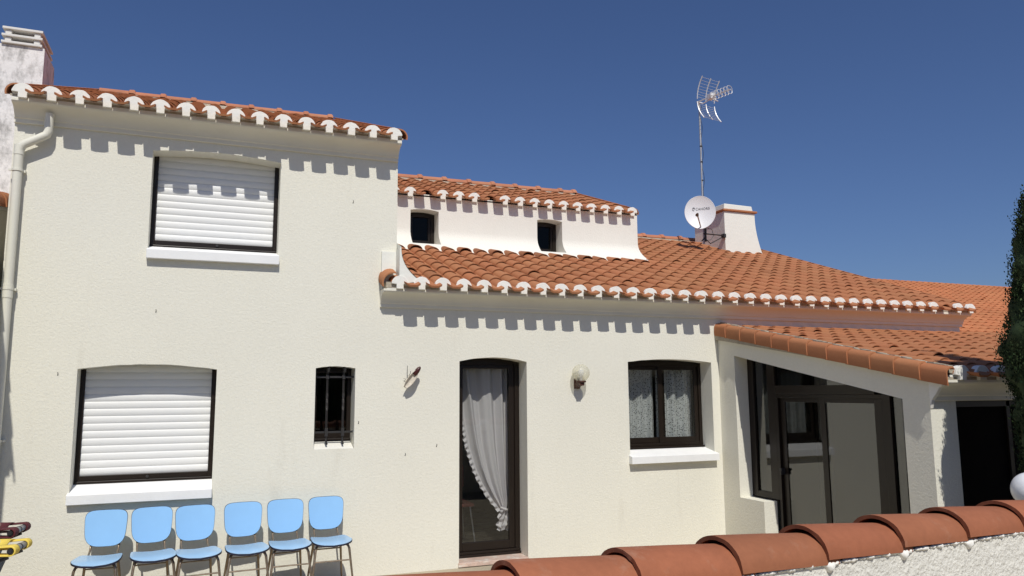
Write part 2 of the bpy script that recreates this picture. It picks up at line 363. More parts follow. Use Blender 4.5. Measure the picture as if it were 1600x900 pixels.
# ---- roof tiles
def tones(amt=.05):
    k = 1 + rnd.uniform(-amt, amt); h = rnd.uniform(-.04, .04)
    if rnd.random() < .05: k *= rnd.choice((.78, .86, 1.1))
    return (k * (1 + h * .3), k * (1 - h), k * (1 - h))
def roof(cols, y0, z0, slope, courses, expo, pitch, name, m, clip=None, hw=.088, hh=.060, seg=10, lift=.011, th=.010, pan_out=.128, first_cov=.0, parent=None, lab=None, back=False, pans=True, ridge_clip=None, sgn=1):
    """cols = x of the cover crests. (y0, z0) = point of the roof bed under the lower end of the first cover."""
    th_ = math.atan(slope); a = Vector((0, math.cos(th_) * sgn, math.sin(th_))); n = Vector((0, -math.sin(th_) * sgn, math.cos(th_)))
    o = Vector((0, y0, z0)); mb = MB()
    for ci, cx in enumerate(cols):
        for j in range(courses):
            s0 = j * expo + (rnd.uniform(-.006, .006) if j else .004)
            s1 = (j + 1) * expo + .05
            p0 = o + a * s0
            if clip and clip(cx, p0.y): continue
            tn = tones(); dx = rnd.uniform(-.004, .004); dx2 = rnd.uniform(-.004, .004); lf = lift * rnd.uniform(.8, 1.35) if j else lift
            if rnd.random() < .02: lf *= 1.8
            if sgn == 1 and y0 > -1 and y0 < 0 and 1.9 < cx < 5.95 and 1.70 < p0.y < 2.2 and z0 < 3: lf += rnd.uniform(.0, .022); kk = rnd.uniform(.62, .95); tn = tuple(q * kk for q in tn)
            rings = []
            for s_, hwid, hgt, l_, d_ in ((s0, hw, hh, lf, dx), (s1, hw * .86, hh * .84, 0.0, dx2)):
                ring = []; ring2 = []
                for k in range(seg + 1):
                    t = math.pi * k / seg; c_ = math.cos(t); s2 = math.sin(t)
                    ring.append(Vector((cx + d_ - hwid * c_, 0, 0)) + o + a * s_ + n * (hgt * s2 ** 1.15 + l_))
                    ring2.append(Vector((cx + d_ - (hwid - th) * c_, 0, 0)) + o + a * s_ + n * (max(0, hgt - th) * s2 ** 1.15 + l_))
                rings.append((ring, ring2))
            (A, Ai), (B, Bi) = rings
            N = seg + 1
            mb.add(A + B, [(k, k + 1, N + k + 1, N + k) for k in range(seg)], tn)
            mb.add(A + Ai, [(k, N + k, N + k + 1, k + 1) for k in range(seg)], (tn[0] * .9, tn[1] * .9, tn[2] * .9))
            mb.add(Ai + [q + (a * .08 - n * .012) for q in Ai], [(k, k + 1, N + k + 1, N + k) for k in range(seg)], tn)
        if not pans: continue
        if ci == len(cols) - 1: continue
        nx = cols[ci + 1]; mx = (cx + nx) / 2; hwp0 = (nx - cx) / 2 - hw * .50
        for j in range(courses):
            s0 = j * expo - (pan_out if j == 0 else 0) + rnd.uniform(-.004, .004); s1 = (j + 1) * expo + .03
            p0 = o + a * s0
            if clip and clip(mx, p0.y): continue
            tn = tones(); l_ = .012 if j else .022; hwp = hwp0 if j else .060
            wz = .030 if j else .022; pr = [(-hwp - .012, wz), (-hwp * .62, .004), (hwp * .62, .004), (hwp + .012, wz)]
            fr = [Vector((mx + q, 0, 0)) + o + a * s0 + n * (h + l_) for q, h in pr]
            fb = [Vector((mx + q * 1.0, 0, 0)) + o + a * s0 + n * (h + l_ - (.014 if j else .020)) for q, h in pr]
            bk = [Vector((mx + q * hwp0 / hwp, 0, 0)) + o + a * s1 + n * h for q, h in pr]
            mb.add(fr + bk, [(k, k + 1, 5 + k, 4 + k) for k in range(3)], tn)
            mb.add(fr + fb, [(k, 4 + k, 5 + k, k + 1) for k in range(3)], tn)
            if j == 0:
                bb = [q + a * (pan_out + .02) for q in fb]
                mb.add(fb + bb, [(k, 4 + k, 5 + k, k + 1) for k in range(3)], tn)
                for q in (0, 3): mb.add([fr[q], fb[q], bb[q], bk[q]], [(0, 1, 2, 3)], tn)
    ob = mb.build(name, m, parent or H, smooth=True, weld=False, angle=50)
    if lab: ob['label'] = lab
    return ob
def bed(x0, x1, y0, z0, slope, y1, name='roof_bed', th=.12, drop=.012, parent=None, m=None):
    """closed slab under the tiles"""
    b = MB(); z1 = z0 + slope * (y1 - y0)
    b.extr([(y0, z0 - drop), (y1, z1 - drop), (y1, z1 - drop - th), (y0, z0 - drop - .02)], x0, x1, (1, 2))
    return b.build(name, m or M['mortar'], parent or H)
def eave_mortar(cols, y, zc, z0, slope, hw=.088, hh=.060, x0=None, x1=None, lab=None, lift=.011, skip=(), parent=None):
    """white mortar closing the lower ends of the covers and the face down to the cornice"""
    e = MB(); x0 = cols[0] - .1 if x0 is None else x0; x1 = cols[-1] + .1 if x1 is None else x1
    e.box((x0, y + .004, zc), (x1, y + .10, z0 - .002))
    for i, cx in enumerate(cols):
        if i in skip: continue
        W = hw - .002; Hh = hh + lift + .010; pts = []
        for k in range(13):
            t = math.pi * k / 12
            pts.append((cx - W * math.cos(t) * (1 + .0 * k) + rnd.uniform(-.002, .002), z0 + Hh * math.sin(t) ** 1.1 + rnd.uniform(-.002, .002)))
        w1 = .038 + rnd.uniform(-.003, .003); pts += [(cx + w1, z0 - .006), (cx + w1, zc + .001), (cx - w1, zc + .001), (cx - w1, z0 - .006)]
        yy = y - .027 - rnd.uniform(0, .003)
        e.extr(pts, yy, y + .035, (0, 2))
    o = e.build('eave_mortar', M['mortar_w'], parent or H, smooth=False, bevel=.003, weld=False)
    if lab: o['label'] = lab
def ridge(x0, x1, y, z, name='ridge_tiles', m=None, r=.085, step=.42, parent=None, lab=None, mort=True):
    mb = MB(); x = x0
    while x < x1 - .02:
        L = min(step + .05, x1 - x + .02); tn = tones()
        n = 10; vs = []
        for xx, rr, dz in ((x, r, 0.0), (x + L - .09, r * 1.02, .004), (x + L - .075, r * 1.18, .012), (x + L - .02, r * 1.20, .014), (x + L, r * 1.12, .004)):
            for k in range(n + 1):
                t = math.pi * k / n; vs.append((xx, y - rr * math.cos(t), z + dz + rr * .8 * math.sin(t)))
        mb.add(vs, [(i * (n + 1) + k, i * (n + 1) + k + 1, (i + 1) * (n + 1) + k + 1, (i + 1) * (n + 1) + k) for i in range(4) for k in range(n)], tn)
        mb.add([vs[k] for k in range(n + 1)], [tuple(range(n + 1))], tn)
        mb.add([vs[4 * (n + 1) + k] for k in range(n + 1)], [tuple(range(n + 1))], tn)
        x += step * rnd.uniform(.97, 1.03)
    o = mb.build(name, m or M['tile_r'], parent or H, smooth=True, weld=False)
    if lab: o['label'] = lab
    if mort:
        q = MB(); q.box((x0 + .02, y - r - .012, z - .11), (x1 - .03, y + r + .012, z - .008)); q.build('ridge_mortar', M['mortar_l'], parent or H)

EY = -.185
# upper roof
cu = [-1.636 + .2213 * i for i in range(16)]
roof(cu, EY, 4.432, .37, 17, .268, .2213, 'roof_tiles', M['tile'], lab='terracotta tiles of the upper roof')
bed(-1.735, 1.785, EY + .004, 4.432, .37, 4.42)
b = MB(); b.extr([(4.41, 6.13), (8.6, 4.5), (8.6, 4.4), (4.41, 6.0)], -1.735, 1.785, (1, 2)); b.build('rear_roof', M['tile'], H)
eave_mortar(cu, -.182, 4.383, 4.436, .37, x0=-1.72, x1=1.772, lab='white scalloped mortar edge of the upper roof')
ridge(-1.66, 1.66, 4.36, 6.145, lab='ridge tiles of the upper roof')
# main (low) roof
cm = [1.768 + .2265 * i for i in range(14)]
while cm[-1] < 9.80: cm.append(cm[-1] + .2357)
YR = 4.85
def clip_main(x, y):
    if y > -.01 and x < 1.95 and False: return True
    if y > .0 and x < 1.80: return True
    if 8.72 < x < 9.50 and 3.75 < y < 4.6: return True
    if x < 5.95 and y > 2.02: return True
    return False
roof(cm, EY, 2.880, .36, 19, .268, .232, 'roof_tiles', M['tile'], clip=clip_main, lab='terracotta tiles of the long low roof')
b = MB(); b.extr([(EY + .004, 2.868), (YR, 4.68), (YR, 4.5), (EY + .004, 2.84)], 1.80, 9.93, (1, 2)); b.box((1.63, EY + .004, 2.84), (1.80, -.002, 2.90))
b.build('roof_bed', M['mortar'], H)
b = MB(); b.extr([(YR, 4.68), (9.6, 2.9), (9.6, 2.8), (YR, 4.5)], 1.80, 9.93, (1, 2)); b.build('rear_roof', M['tile'], H)
eave_mortar(cm, -.182, 2.830, 2.884, .36, x0=1.64, x1=9.93, lab='white scalloped mortar edge of the low roof', skip=(33,))
ridge(6.02, 9.85, YR, 4.715, lab='ridge tiles of the low roof')
# verge cover curling over the left end of the low eave, and at the right ends
v = MB()
def verge_curl(cx, z, sgn, y0, y1, rr=.10):
    vs = []; n = 8
    for yy, zz in ((y0, z), (y1, z + .36 * (y1 - y0))):
        for rad in (rr, rr - .014):
            for k in range(n + 1):
                t = R(75) + R(125) * k / n; vs.append((cx + sgn * -rad * -math.cos(t) * 1.0, yy, zz + rad * math.sin(t)))
    N = n + 1; fs = []
    for k in range(n):
        fs += [(k, k + 1, 2 * N + k + 1, 2 * N + k), (N + k, 3 * N + k, 3 * N + k + 1, N + k + 1), (k, N + k, N + k + 1, k + 1), (2 * N + k, 2 * N + k + 1, 3 * N + k + 1, 3 * N + k)]
    fs += [(n, N + n, 3 * N + n, 2 * N + n), (0, 2 * N, 3 * N, N)]
    v.add(vs, fs, tones())
verge_curl(1.70, 2.885, 1, -.20, -.003, .115)
tag(v.build('verge_tile', M['tile'], H, smooth=True, weld=False), 'single tile curling over the left end of the low eave')
for cx_, sg, rr_, zz_, sl_, nn_, lb in ((-1.69, 1, .085, 4.43, .37, 18, 'left edge of the upper roof'), (1.745, -1, .085, 4.43, .37, 18, 'right edge of the upper roof'), (9.925, -1, .085, 2.862, .36, 19, 'right edge of the low roof')):
    v = MB()
    for k in range(nn_):
        y = -.20 + k * .268; verge_curl(cx_, zz_ + sl_ * (y + .2), sg, y, y + .31, rr_)
    tag(v.build('verge_tiles', M['tile'], H, smooth=True, weld=False), 'terracotta verge tiles along the ' + lb)

# ---- dormer (long raised strip with two little windows)
YD = 2.25; XD = 6.03
def yfl(z): return YD - (.40 * max(0, (4.00 - z) / .38) ** 2.0 if z < 4.0 else 0)
def xfl(z): return XD + (.10 * max(0, (4.06 - z) / .40) ** 2.0 if z < 4.06 else 0)
dw = MB(); zs = [3.58 + .42 * i / 10 for i in range(11)] + [4.2, 4.35, 4.49]
W1 = (2.470, 2.868, 3.775, 4.262); W2 = (4.355, 4.755, 3.775, 4.262)
def strip(xa, xb, zlo, zhi, last=False):
    zz = [zlo] + [q for q in zs if zlo + .001 < q < zhi - .001] + [zhi]; vs = []
    for q in zz: vs += [(xa, yfl(q), q), (xfl(q) if last else xb, yfl(q), q)]
    dw.add(vs, [(2 * i, 2 * i + 1, 2 * i + 3, 2 * i + 2) for i in range(len(zz) - 1)])
strip(1.78, W1[0], 3.58, 4.49); strip(W1[1], W2[0], 3.58, 4.49); strip(W2[1], XD, 3.58, 4.49, True)
for Wn in (W1, W2):
    strip(Wn[0], Wn[1], 3.58, Wn[2])
    n = 8; tops = [(Wn[0] + (Wn[1] - Wn[0]) * i / n, YD, Wn[3] + .022 * (1 - (2 * i / n - 1) ** 2)) for i in range(n + 1)]
    dw.add(tops + [(Wn[0] + (Wn[1] - Wn[0]) * i / n, YD, 4.49) for i in range(n + 1)], [(i, i + 1, n + 2 + i, n + 1 + i) for i in range(n)])
    dw.add(tops + [(a_, YD + .27, c_) for a_, b_, c_ in tops], [(i, i + 1, n + 2 + i, n + 1 + i) for i in range(n)])
    for xx in Wn[:2]:
        zz = [Wn[2]] + [q for q in zs if Wn[2] + .001 < q < Wn[3]] + [Wn[3]]; vs = []
        for q in zz: vs += [(xx, yfl(q), q), (xx, YD + .27, q)]
        dw.add(vs, [(2 * i, 2 * i + 1, 2 * i + 3, 2 * i + 2) for i in range(len(zz) - 1)])
    dw.add([(Wn[0], yfl(Wn[2]), Wn[2]), (Wn[1], yfl(Wn[2]), Wn[2]), (Wn[1], YD + .27, Wn[2] + .03), (Wn[0], YD + .27, Wn[2] + .03)], [(0, 1, 2, 3)])
vs = []; zz = zs
for q in zz: vs += [(xfl(q), yfl(q), q), (xfl(q), 6.2, q)]
dw.add(vs, [(2 * i, 2 * i + 1, 2 * i + 3, 2 * i + 2) for i in range(len(zz) - 1)])
dw.add([(XD - .002, 2.255, 4.46), (XD - .002, 6.2, 4.45), (XD - .002, 4.2, 5.17)], [(0, 1, 2)])
tag(dw.build('dormer_wall', M['stucco_white'], H, smooth=True, angle=30), 'pale raised wall with two small windows above the low roof')
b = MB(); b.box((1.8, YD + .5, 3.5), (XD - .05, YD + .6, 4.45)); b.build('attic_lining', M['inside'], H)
cd = [2.458 + .2319 * i for i in range(-2, 16)]
roof(cd, YD - .008, 4.490, .37, 8, .268, .2273, 'roof_tiles', M['tile'], lab='terracotta tiles of the dormer roof', pan_out=.130)
bed(1.8, XD + .01, YD, 4.490, .37, 4.25)
b = MB(); b.extr([(4.24, 5.21), (6.4, 4.4), (6.4, 4.3), (4.24, 5.08)], 1.8, XD + .01, (1, 2)); b.build('rear_roof', M['tile'], H)
eave_mortar(cd, YD - .003, 4.44, 4.494, .37, x0=1.8, x1=XD, lab='white scalloped mortar edge of the dormer roof', skip=(3, 7))
ridge(1.8, XD - .12, 4.18, 5.245, lab='ridge tiles of the dormer roof')
v = MB()
for k in range(8):
    y = 2.24 + k * .268; verge_curl(5.985, 4.495 + .37 * (y - 2.24), -1, y, y + .31, .075)
tag(v.build('verge_tiles', M['tile'], H, smooth=True, weld=False), 'tiles over the dormer roof end')
# loose upper ends of covers against the dormer flare
for nm, Wn in (('left', W1), ('right', W2)):
    y = YD + .215; f = MB()
    x0, x1, z0, z1 = Wn[0] + .002, Wn[1] - .002, Wn[2] + .03, Wn[3] + .03
    f.box((x0, y, z0), (x0 + .05, y + .05, z1)); f.box((x1 - .05, y, z0), (x1, y + .05, z1)); f.box((x0 + .05, y, z0), (x1 - .05, y + .05, z0 + .045)); f.box((x0 + .05, y, z1 - .075), (x1 - .05, y + .05, z1))
    f.box((x0 + .05, y + .015, z0 + .045), (x0 + .085, y + .045, z1 - .075)); f.box((x1 - .085, y + .015, z0 + .045), (x1 - .05, y + .045, z1 - .075)); f.box((x0 + .085, y + .015, z0 + .045), (x1 - .085, y + .045, z0 + .08))
    wo = f.build('window', M['frame'], H, bevel=.003); wo['label'] = 'small brown-framed dormer window'
    p = MB(); p.box((x0 + .08, y + .028, z0 + .07), (x1 - .08, y + .034, z1 - .07)); p.build('pane', M['glass_dark'], wo)

# ---- shuttered windows
def shutter_window(x0, x1, zb, zs, rise, lab, sill_top, sill_bot, sx0, sx1):
    y = REC; f = MB(); fw_ = .042
    f.box((x0 + .001, y - .02, zb), (x0 + fw_, y + .05, zs + rise)); f.box((x1 - fw_, y - .02, zb), (x1 - .001, y + .05, zs + rise))
    f.box((x0 + fw_, y - .024, zb + .012), (x1 - fw_, y + .05, zb + .062)); f.box((x0 + .002, y - .035, zb - .012), (x1 - .002, y + .05, zb + .012))
    f.box((x0 + fw_, y + .03, zs - .03), (x1 - fw_, y + .05, zs + rise + .02))
    wo = f.build('window', M['frame'], H, bevel=.004); wo['label'] = lab
    s = MB(); pitch = .0665; z = zb + .062; prof = []
    n = int((zs + rise - z) / pitch) + 2
    for i in range(n):
        for k in range(6):
            t = k / 6; prof.append((y + .004 - .006 * math.sin(math.pi * min(1, t * 1.12)) ** .7, z + pitch * (i + t)))
        prof.append((y + .008, z + pitch * (i + .985)))
    top = prof[-1][1]; prof += [(y + .03, top), (y + .03, z)]
    s.extr(prof, x0 + fw_ - .008, x1 - fw_ + .008, (1, 2)); s.build('shutter', M['shutter'], wo, smooth=True, angle=30)
    k = MB(); k.lathe([(0, -.012), (.012, -.012), (.014, 0), (.014, .02)], ((x0 + x1) / 2 + .02, y - .03, zb + .036), 12, axis=1); k.build('lock', M['iron'], wo, smooth=True)
    sl_ = MB(); sl_.extr([(-.060, sill_bot), (-.060, sill_top), (REC - .02, sill_top + .068), (REC - .02, sill_bot)], sx0, sx1, (1, 2))
    so_ = sl_.build('sill', M['sill'], wo, bevel=.004)
shutter_window(-.585, .583, 3.195, 4.080, .040, 'upper left window closed by a white roller shutter', 3.124, 3.038, -.590, .593)
shutter_window(-1.092, .068, .998, 2.014, .045, 'lower left window closed by a white roller shutter', .920, .838, -1.107, .070)

# ---- small barred window
x0, x1 = .982, 1.368; y = REC; f = MB()
f.box((x0, y, 1.325), (x0 + .04, y + .05, 2.06)); f.box((x1 - .04, y, 1.325), (x1, y + .05, 2.06)); f.box((x0 + .04, y, 1.325), (x1 - .04, y + .05, 1.40)); f.box((x0 + .04, y, 1.99), (x1 - .04, y + .05, 2.06))
f.box((x0, y - .03, 1.312), (x1, y + .05, 1.33))
wo = f.build('window', M['frame'], H, bevel=.003); wo['label'] = 'small window behind two twisted iron bars'
p = MB(); p.box((x0 + .04, y + .022, 1.395), (x1 - .04, y + .028, 1.995)); p.build('pane', M['glass'], wo)
s = MB(); s.extr([(.002, 1.242), (REC, 1.305), (REC, 1.1), (.002, 1.1)], x0 + .001, x1 - .001, (1, 2)); s.build('sill', M['stucco_white'], wo)
gr = MB(); yb = .085
for z in (1.945, 1.40): gr.box((x0 - .01, yb - .008, z - .010), (x1 + .01, yb + .008, z + .010))
for bx in (1.105, 1.265):
    gr.tube([(bx, yb - .02, 1.33), (bx, yb - .02, 1.62)], .011, 4); gr.tube([(bx, yb - .02, 1.78), (bx, yb - .02, 2.02)], .011, 4)
    N = 22; r_ = []
    for i in range(N + 1):
        t = i / N; z = 1.615 + .17 * t; a_ = t * math.pi * 5
        for k in range(4):
            q = a_ + k * math.pi / 2; rad = .012 * (1 + .35 * math.sin(math.pi * t * 3) ** 2); r_.append((bx + rad * math.cos(q), yb - .02 + rad * math.sin(q), z))
    gr.add(r_, [(i * 4 + k, i * 4 + (k + 1) % 4, i * 4 + 4 + (k + 1) % 4, i * 4 + 4 + k) for i in range(N) for k in range(4)])
    gr.tube([(bx, yb - .02, 2.00), (bx, yb - .03, 2.035), (bx + .005, yb - .05, 2.045), (bx + .008, yb - .066, 2.03), (bx + .006, yb - .062, 2.00), (bx, yb - .045, 1.985)], .011, 6)
    gr.box((bx - .014, yb - .035, 1.36), (bx + .014, yb - .005, 1.44)); gr.box((bx - .014, yb - .035, 1.925), (bx + .014, yb - .005, 1.965))
    gr.tube([(bx, yb - .02, 1.34), (bx, yb - .03, 1.30), (bx, yb - .055, 1.285)], .009, 6)
gr.build('grille', M['iron'], wo, weld=False)

# ---- glazed door
x0, x1 = 2.468, 3.234; y = REC; f = MB(); zt = 2.16
f.box((x0, y, .10), (x0 + .055, y + .06, zt)); f.box((x1 - .055, y, .10), (x1, y + .06, zt)); f.box((x0 + .055, y, 2.085), (x1 - .055, y + .06, zt))
f.box((x0, y - .03, .052), (x1, y + .07, .078)); f.box((x0, y - .015, .080), (x1, y + .07, .105))
dr = f.build('door', M['frame'], H, bevel=.003); dr['label'] = 'brown aluminium glazed door with a tied white curtain behind'
f = MB(); X0, X1 = x0 + .055, x1 - .055
f.box((X0, y + .015, .108), (X0 + .055, y + .055, 2.083)); f.box((X1 - .065, y + .015, .108), (X1, y + .055, 2.083)); f.box((X0 + .055, y + .015, .108), (X1 - .065, y + .055, .195)); f.box((X0 + .055, y + .015, 2.04), (X1 - .065, y + .055, 2.083))
f.build('door_leaf', M['frame'], dr, bevel=.004)
p = MB(); p.box((X0 + .05, y + .030, .19), (X1 - .06, y + .036, 2.045)); p.build('pane', M['glass'], dr)
s = MB(); s.box((x0 - .01, -.022, .008), (x1 + .0, REC + .07, .050)); st = s.build('door_step', M['marble'], H, bevel=.004); st['label'] = 'pink marble doorstep'
# ---- right window with lace
x0, x1 = 4.505, 5.653; f = MB(); zb = 1.130; zt = 2.14
f.box((x0, y, zb), (x0 + .045, y + .06, zt)); f.box((x1 - .045, y, zb), (x1, y + .06, zt)); f.box((x0 + .045, y, zb), (x1 - .045, y + .06, zb + .035)); f.box((x0 + .045, y, 2.075), (x1 - .045, y + .06, zt))
f.box((x0, y - .035, zb - .02), (x1, y + .06, zb - .001))
wr = f.build('window', M['frame'], H, bevel=.003); wr['label'] = 'right window with two brown sashes and lace curtains'
for a_, b_, yy in ((x0 + .045, 5.145, y + .030), (5.045, x1 - .045, y + .010)):
    f = MB(); f.box((a_, yy, zb + .036), (a_ + .055, yy + .022, 2.074)); f.box((b_ - .055, yy, zb + .036), (b_, yy + .022, 2.074)); f.box((a_ + .055, yy, zb + .036), (b_ - .055, yy + .022, zb + .105)); f.box((a_ + .055, yy, 2.035), (b_ - .055, yy + .022, 2.074))
    s_ = f.build('sash', M['frame'], wr, bevel=.003)
    p = MB(); p.box((a_ + .05, yy + .008, zb + .10), (b_ - .05, yy + .013, 2.04)); p.build('pane', M['glass'], wr)
s = MB(); s.extr([(-.075, .965), (-.075, 1.047), (REC - .01, 1.108), (REC - .01, .965)], 4.487, 5.670, (1, 2)); s.build('sill', M['sill'], wr, bevel=.004)

for fx, fz in ((-1.242, 1.978), (-.484, 2.56), (1.41, 1.50), (2.22, 1.25), (1.89, 1.17), (1.31, 3.75)):
    k = MB(); k.tube([(fx, -.012, fz + .006), (fx + .002, -.008, fz - .012), (fx - .003, .002, fz - .022)], .003, 6); k.build('nail', M['iron'], H)
# ---- downpipe
d = MB(); d.tube([(-1.44, -.085, 4.30), (-1.44, -.085, 4.135), (-1.455, -.085, 4.10), (-1.47, -.085, 4.09), (-1.61, -.078, 4.005), (-1.635, -.075, 3.985), (-1.650, -.073, 3.95), (-1.655, -.07, 3.90), (-1.655, -.07, .1)], .037, 18)
dp = d.build('downpipe', M['pvc'], H, smooth=True)
for z in (3.76, 2.70, 1.4): c = MB(); c.lathe([(.0375, -.010), (.044, -.010), (.044, .010), (.0375, .010)], (-1.655, -.07, z), 18); c.box((-1.612, -.05, z - .012), (-1.600, .01, z + .010)); c.box((-1.725, -.075, z - .008), (-1.700, -.06, z + .008)); c.build('pipe_clamp', M['pvc'], dp, smooth=True, weld=False)
c = MB(); c.tube([(-1.655, -.07, 3.90), (-1.655, -.07, 3.99)], .0405, 18); c.build('pipe_socket', M['pvc'], dp, smooth=True)
c = MB(); c.tube([(-1.655, -.07, 2.74), (-1.655, -.07, 2.62)], .0405, 18); c.build('pipe_socket', M['pvc'], dp, smooth=True)

# ---- sunroom: side wall with the big glazed opening
sw = MB()
loop = [(XS, -.002, 0), (XS, -.002, 2.535), (XS, -2.92, 1.945), (XS, -2.92, 0), (XS, -2.64, 0), (XS, -2.64, 1.705), (XS, -.301, 2.190), (XS, -.301, .585), (XS, -.709, .562), (XS, -.709, 0)]
loop[7] = (XS, -.301, .562)
sw.panel([loop], .179, 0, cap_back=True)
sw.build('sunroom_wall', M['stucco'], H)['label'] = 'side wall of the sunroom with the sloping glazed opening'
sf = MB(); sf.box((5.9455, -2.918, 0), (6.075, -2.80, 1.96)); sf.box((7.75, -2.918, 0), (12.2, -2.80, 1.96)); sf.box((6.076, -2.918, 1.685), (7.749, -2.80, 1.96))
sf.extr([(XS + .001, 1.70), (5.945, 1.70), (5.945, .0), (XS + .001, 0)], -2.9205, -2.80, (0, 2))
sf.build('sunroom_front_wall', M['stucco'], H)
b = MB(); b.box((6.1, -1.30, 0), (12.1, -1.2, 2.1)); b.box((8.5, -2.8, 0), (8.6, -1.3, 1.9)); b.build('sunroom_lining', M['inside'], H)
b = MB(); b.box((12.0, -2.8, 0), (12.2, 0, 2.3)); b.build('sunroom_end_wall', M['stucco'], H)
# front room door
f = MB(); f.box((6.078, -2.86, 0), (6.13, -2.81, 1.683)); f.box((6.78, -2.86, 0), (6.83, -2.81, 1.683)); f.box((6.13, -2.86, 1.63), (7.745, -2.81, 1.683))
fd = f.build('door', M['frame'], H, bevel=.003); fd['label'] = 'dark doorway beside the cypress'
p = MB(); p.box((6.13, -2.838, .02), (6.78, -2.832, 1.63)); p.box((6.83, -2.838, .02), (7.74, -2.832, 1.63)); p.build('doorway_shade', mat('shade_black', (.006, .0045, .0035), .8, var=(6, .3), spec=.05), fd)  # near-black sheets painting the shade of the room behind the opening
# glazing frame, plane X = 5.945 .. 5.99
G0 = 5.945
def hz(yv): return 2.148 + (yv + .301) * (2.148 - 1.690) / (2.64 - .301)
f = MB()
def bar(ya, yb_, za, zb_, x0_=G0, x1_=G0 + .05): f.box((x0_, min(ya, yb_), za), (x1_, max(ya, yb_), zb_))
def slant(ya, yb_, lo, hi, x0_=G0, x1_=G0 + .05):
    f.extr([(ya, hz(ya) - lo), (ya, hz(ya) - hi), (yb_, hz(yb_) - hi), (yb_, hz(yb_) - lo)], x0_, x1_, (1, 2))
f.extr([(-.302, .575), (-.302, 2.19), (-.40, 2.17), (-.40, .575)], G0, G0 + .05, (1, 2))
f.extr([(-.635, .577), (-.635, 2.10), (-.76, 2.075), (-.76, .577)], G0, G0 + .05, (1, 2))
bar(-.40, -.635, .577, .645)
slant(-.40, -.635, 0.0, -.06); slant(-.76, -2.64, 0.0, -.06)
bar(-.761, -2.16, 1.742, 1.835); bar(-.761, -2.34, 1.700, 1.741, G0 + .004, G0 + .06)
f.extr([(-2.25, .02), (-2.25, hz(-2.25) + .04), (-2.34, hz(-2.34) + .04), (-2.34, .02)], G0 - .004, G0 + .05, (1, 2))
f.extr([(-.762, 0.02), (-.762, 1.699), (-.80, 1.699), (-.80, 0.02)], G0 - .002, G0 + .05, (1, 2))
bar(-.801, -2.249, .0, .03); bar(-2.341, -2.64, .0, .05)
sd = f.build('sliding_door', M['frame'], H, bevel=.003); sd['label'] = 'dark brown sliding door with reflecting glass in the sunroom side'
for (ya, yb_, xo) in ((-.805, -1.555, .030), (-1.435, -2.245, .004)):
    f = MB(); x0_, x1_ = G0 + xo, G0 + xo + .022
    f.box((x0_, ya - .075, .035), (x1_, ya, 1.698)); f.box((x0_, yb_, .035), (x1_, yb_ + .10, 1.698)); f.box((x0_, yb_ + .10, 1.655), (x1_, ya - .075, 1.698)); f.box((x0_, yb_ + .10, .035), (x1_, ya - .075, .12))
    f.build('sliding_leaf', M['frame'], sd, bevel=.003)
    p = MB(); p.box((x0_ + .008, yb_ + .095, .115), (x0_ + .012, ya - .07, 1.66)); p.build('pane', M['glass_sun'], sd)
p = MB()
p.extr([(-.395, .64), (-.395, hz(-.395) + .02), (-.64, hz(-.64) + .02), (-.64, .64)], G0 + .022, G0 + .027, (1, 2))
p.extr([(-.755, 1.83), (-.755, hz(-.755) + .02), (-1.80, hz(-1.80) + .02), (-1.80, 1.83)], G0 + .022, G0 + .027, (1, 2)); p.build('fixed_pane', M['glass_sun'], sd)
p = MB(); p.extr([(-2.335, .04), (-2.335, hz(-2.335) + .02), (-2.64, hz(-2.64) + .02), (-2.64, .04)], G0 + .022, G0 + .027, (1, 2)); p.build('fixed_pane', M['glass_sun'], sd)
hd = MB(); hd.box((G0 - .03, -.835, .86), (G0 + .03, -.818, .93)); hd.box((G0 - .035, -.85, .905), (G0 - .02, -.812, .925)); hd.build('handle', M['black'], sd, bevel=.003)
# sunroom roof
SL = .2025; cl = [5.928 + .2357 * i for i in range(27)]
roof(cl, -3.105, 1.905, SL, 12, .268, .2357, 'roof_tiles', M['tile'], lab='terracotta tiles of the sunroom roof')
b = MB(); b.extr([(-3.10, 1.890), (.00, 1.890 + SL * 3.10), (.0, 2.40), (-3.10, 1.862)], XS - .045, 12.2, (1, 2)); b.build('roof_bed', M['mortar'], H)
eave_mortar(cl, -3.102, 1.864, 1.909, SL, x0=5.80, x1=12.2, lab='white scalloped mortar edge of the sunroom roof')
v = MB(); mo = MB()
Yc, n = -3.16, 7
for k in range(12):
    ya = -3.155 + k * .266; yb_ = min(ya + .30, -.004); tn = tones(.08); vs = []
    for yy, l_, w_ in ((ya, .014, 1.0), (yb_, 0.0, .93)):
        zb_ = 1.905 + SL * (yy + 3.105)
        for rad in (0.0, .013):
            prof = [(5.800, .052)] + [(5.785 - (.075 - rad) * w_ * math.sin(t * math.pi / 2 / 4) , .012 + (.055 - rad) * math.cos(t * math.pi / 2 / 4)) for t in range(0, 5)] + [(5.712 + rad, -.045), (5.716 + rad, -.092 * w_)]
            for px, pz in prof: vs.append((px - l_ * .8 * (px < 5.78), yy, zb_ + pz + l_ - (rad if px == 5.800 else 0)))
    N = len(prof); fs = []
    for q in range(N - 1):
        fs += [(q, q + 1, 2 * N + q + 1, 2 * N + q), (q, N + q, N + q + 1, q + 1), (N + q, 3 * N + q, 3 * N + q + 1, N + q + 1)]
    fs.append((N - 1, 2 * N - 1, 4 * N - 1, 3 * N - 1))
    v.add(vs, fs, tn)
tag(v.build('verge_tiles', M['tile'], H, smooth=True, weld=False), 'row of edge tiles along the sloping sunroom roof')
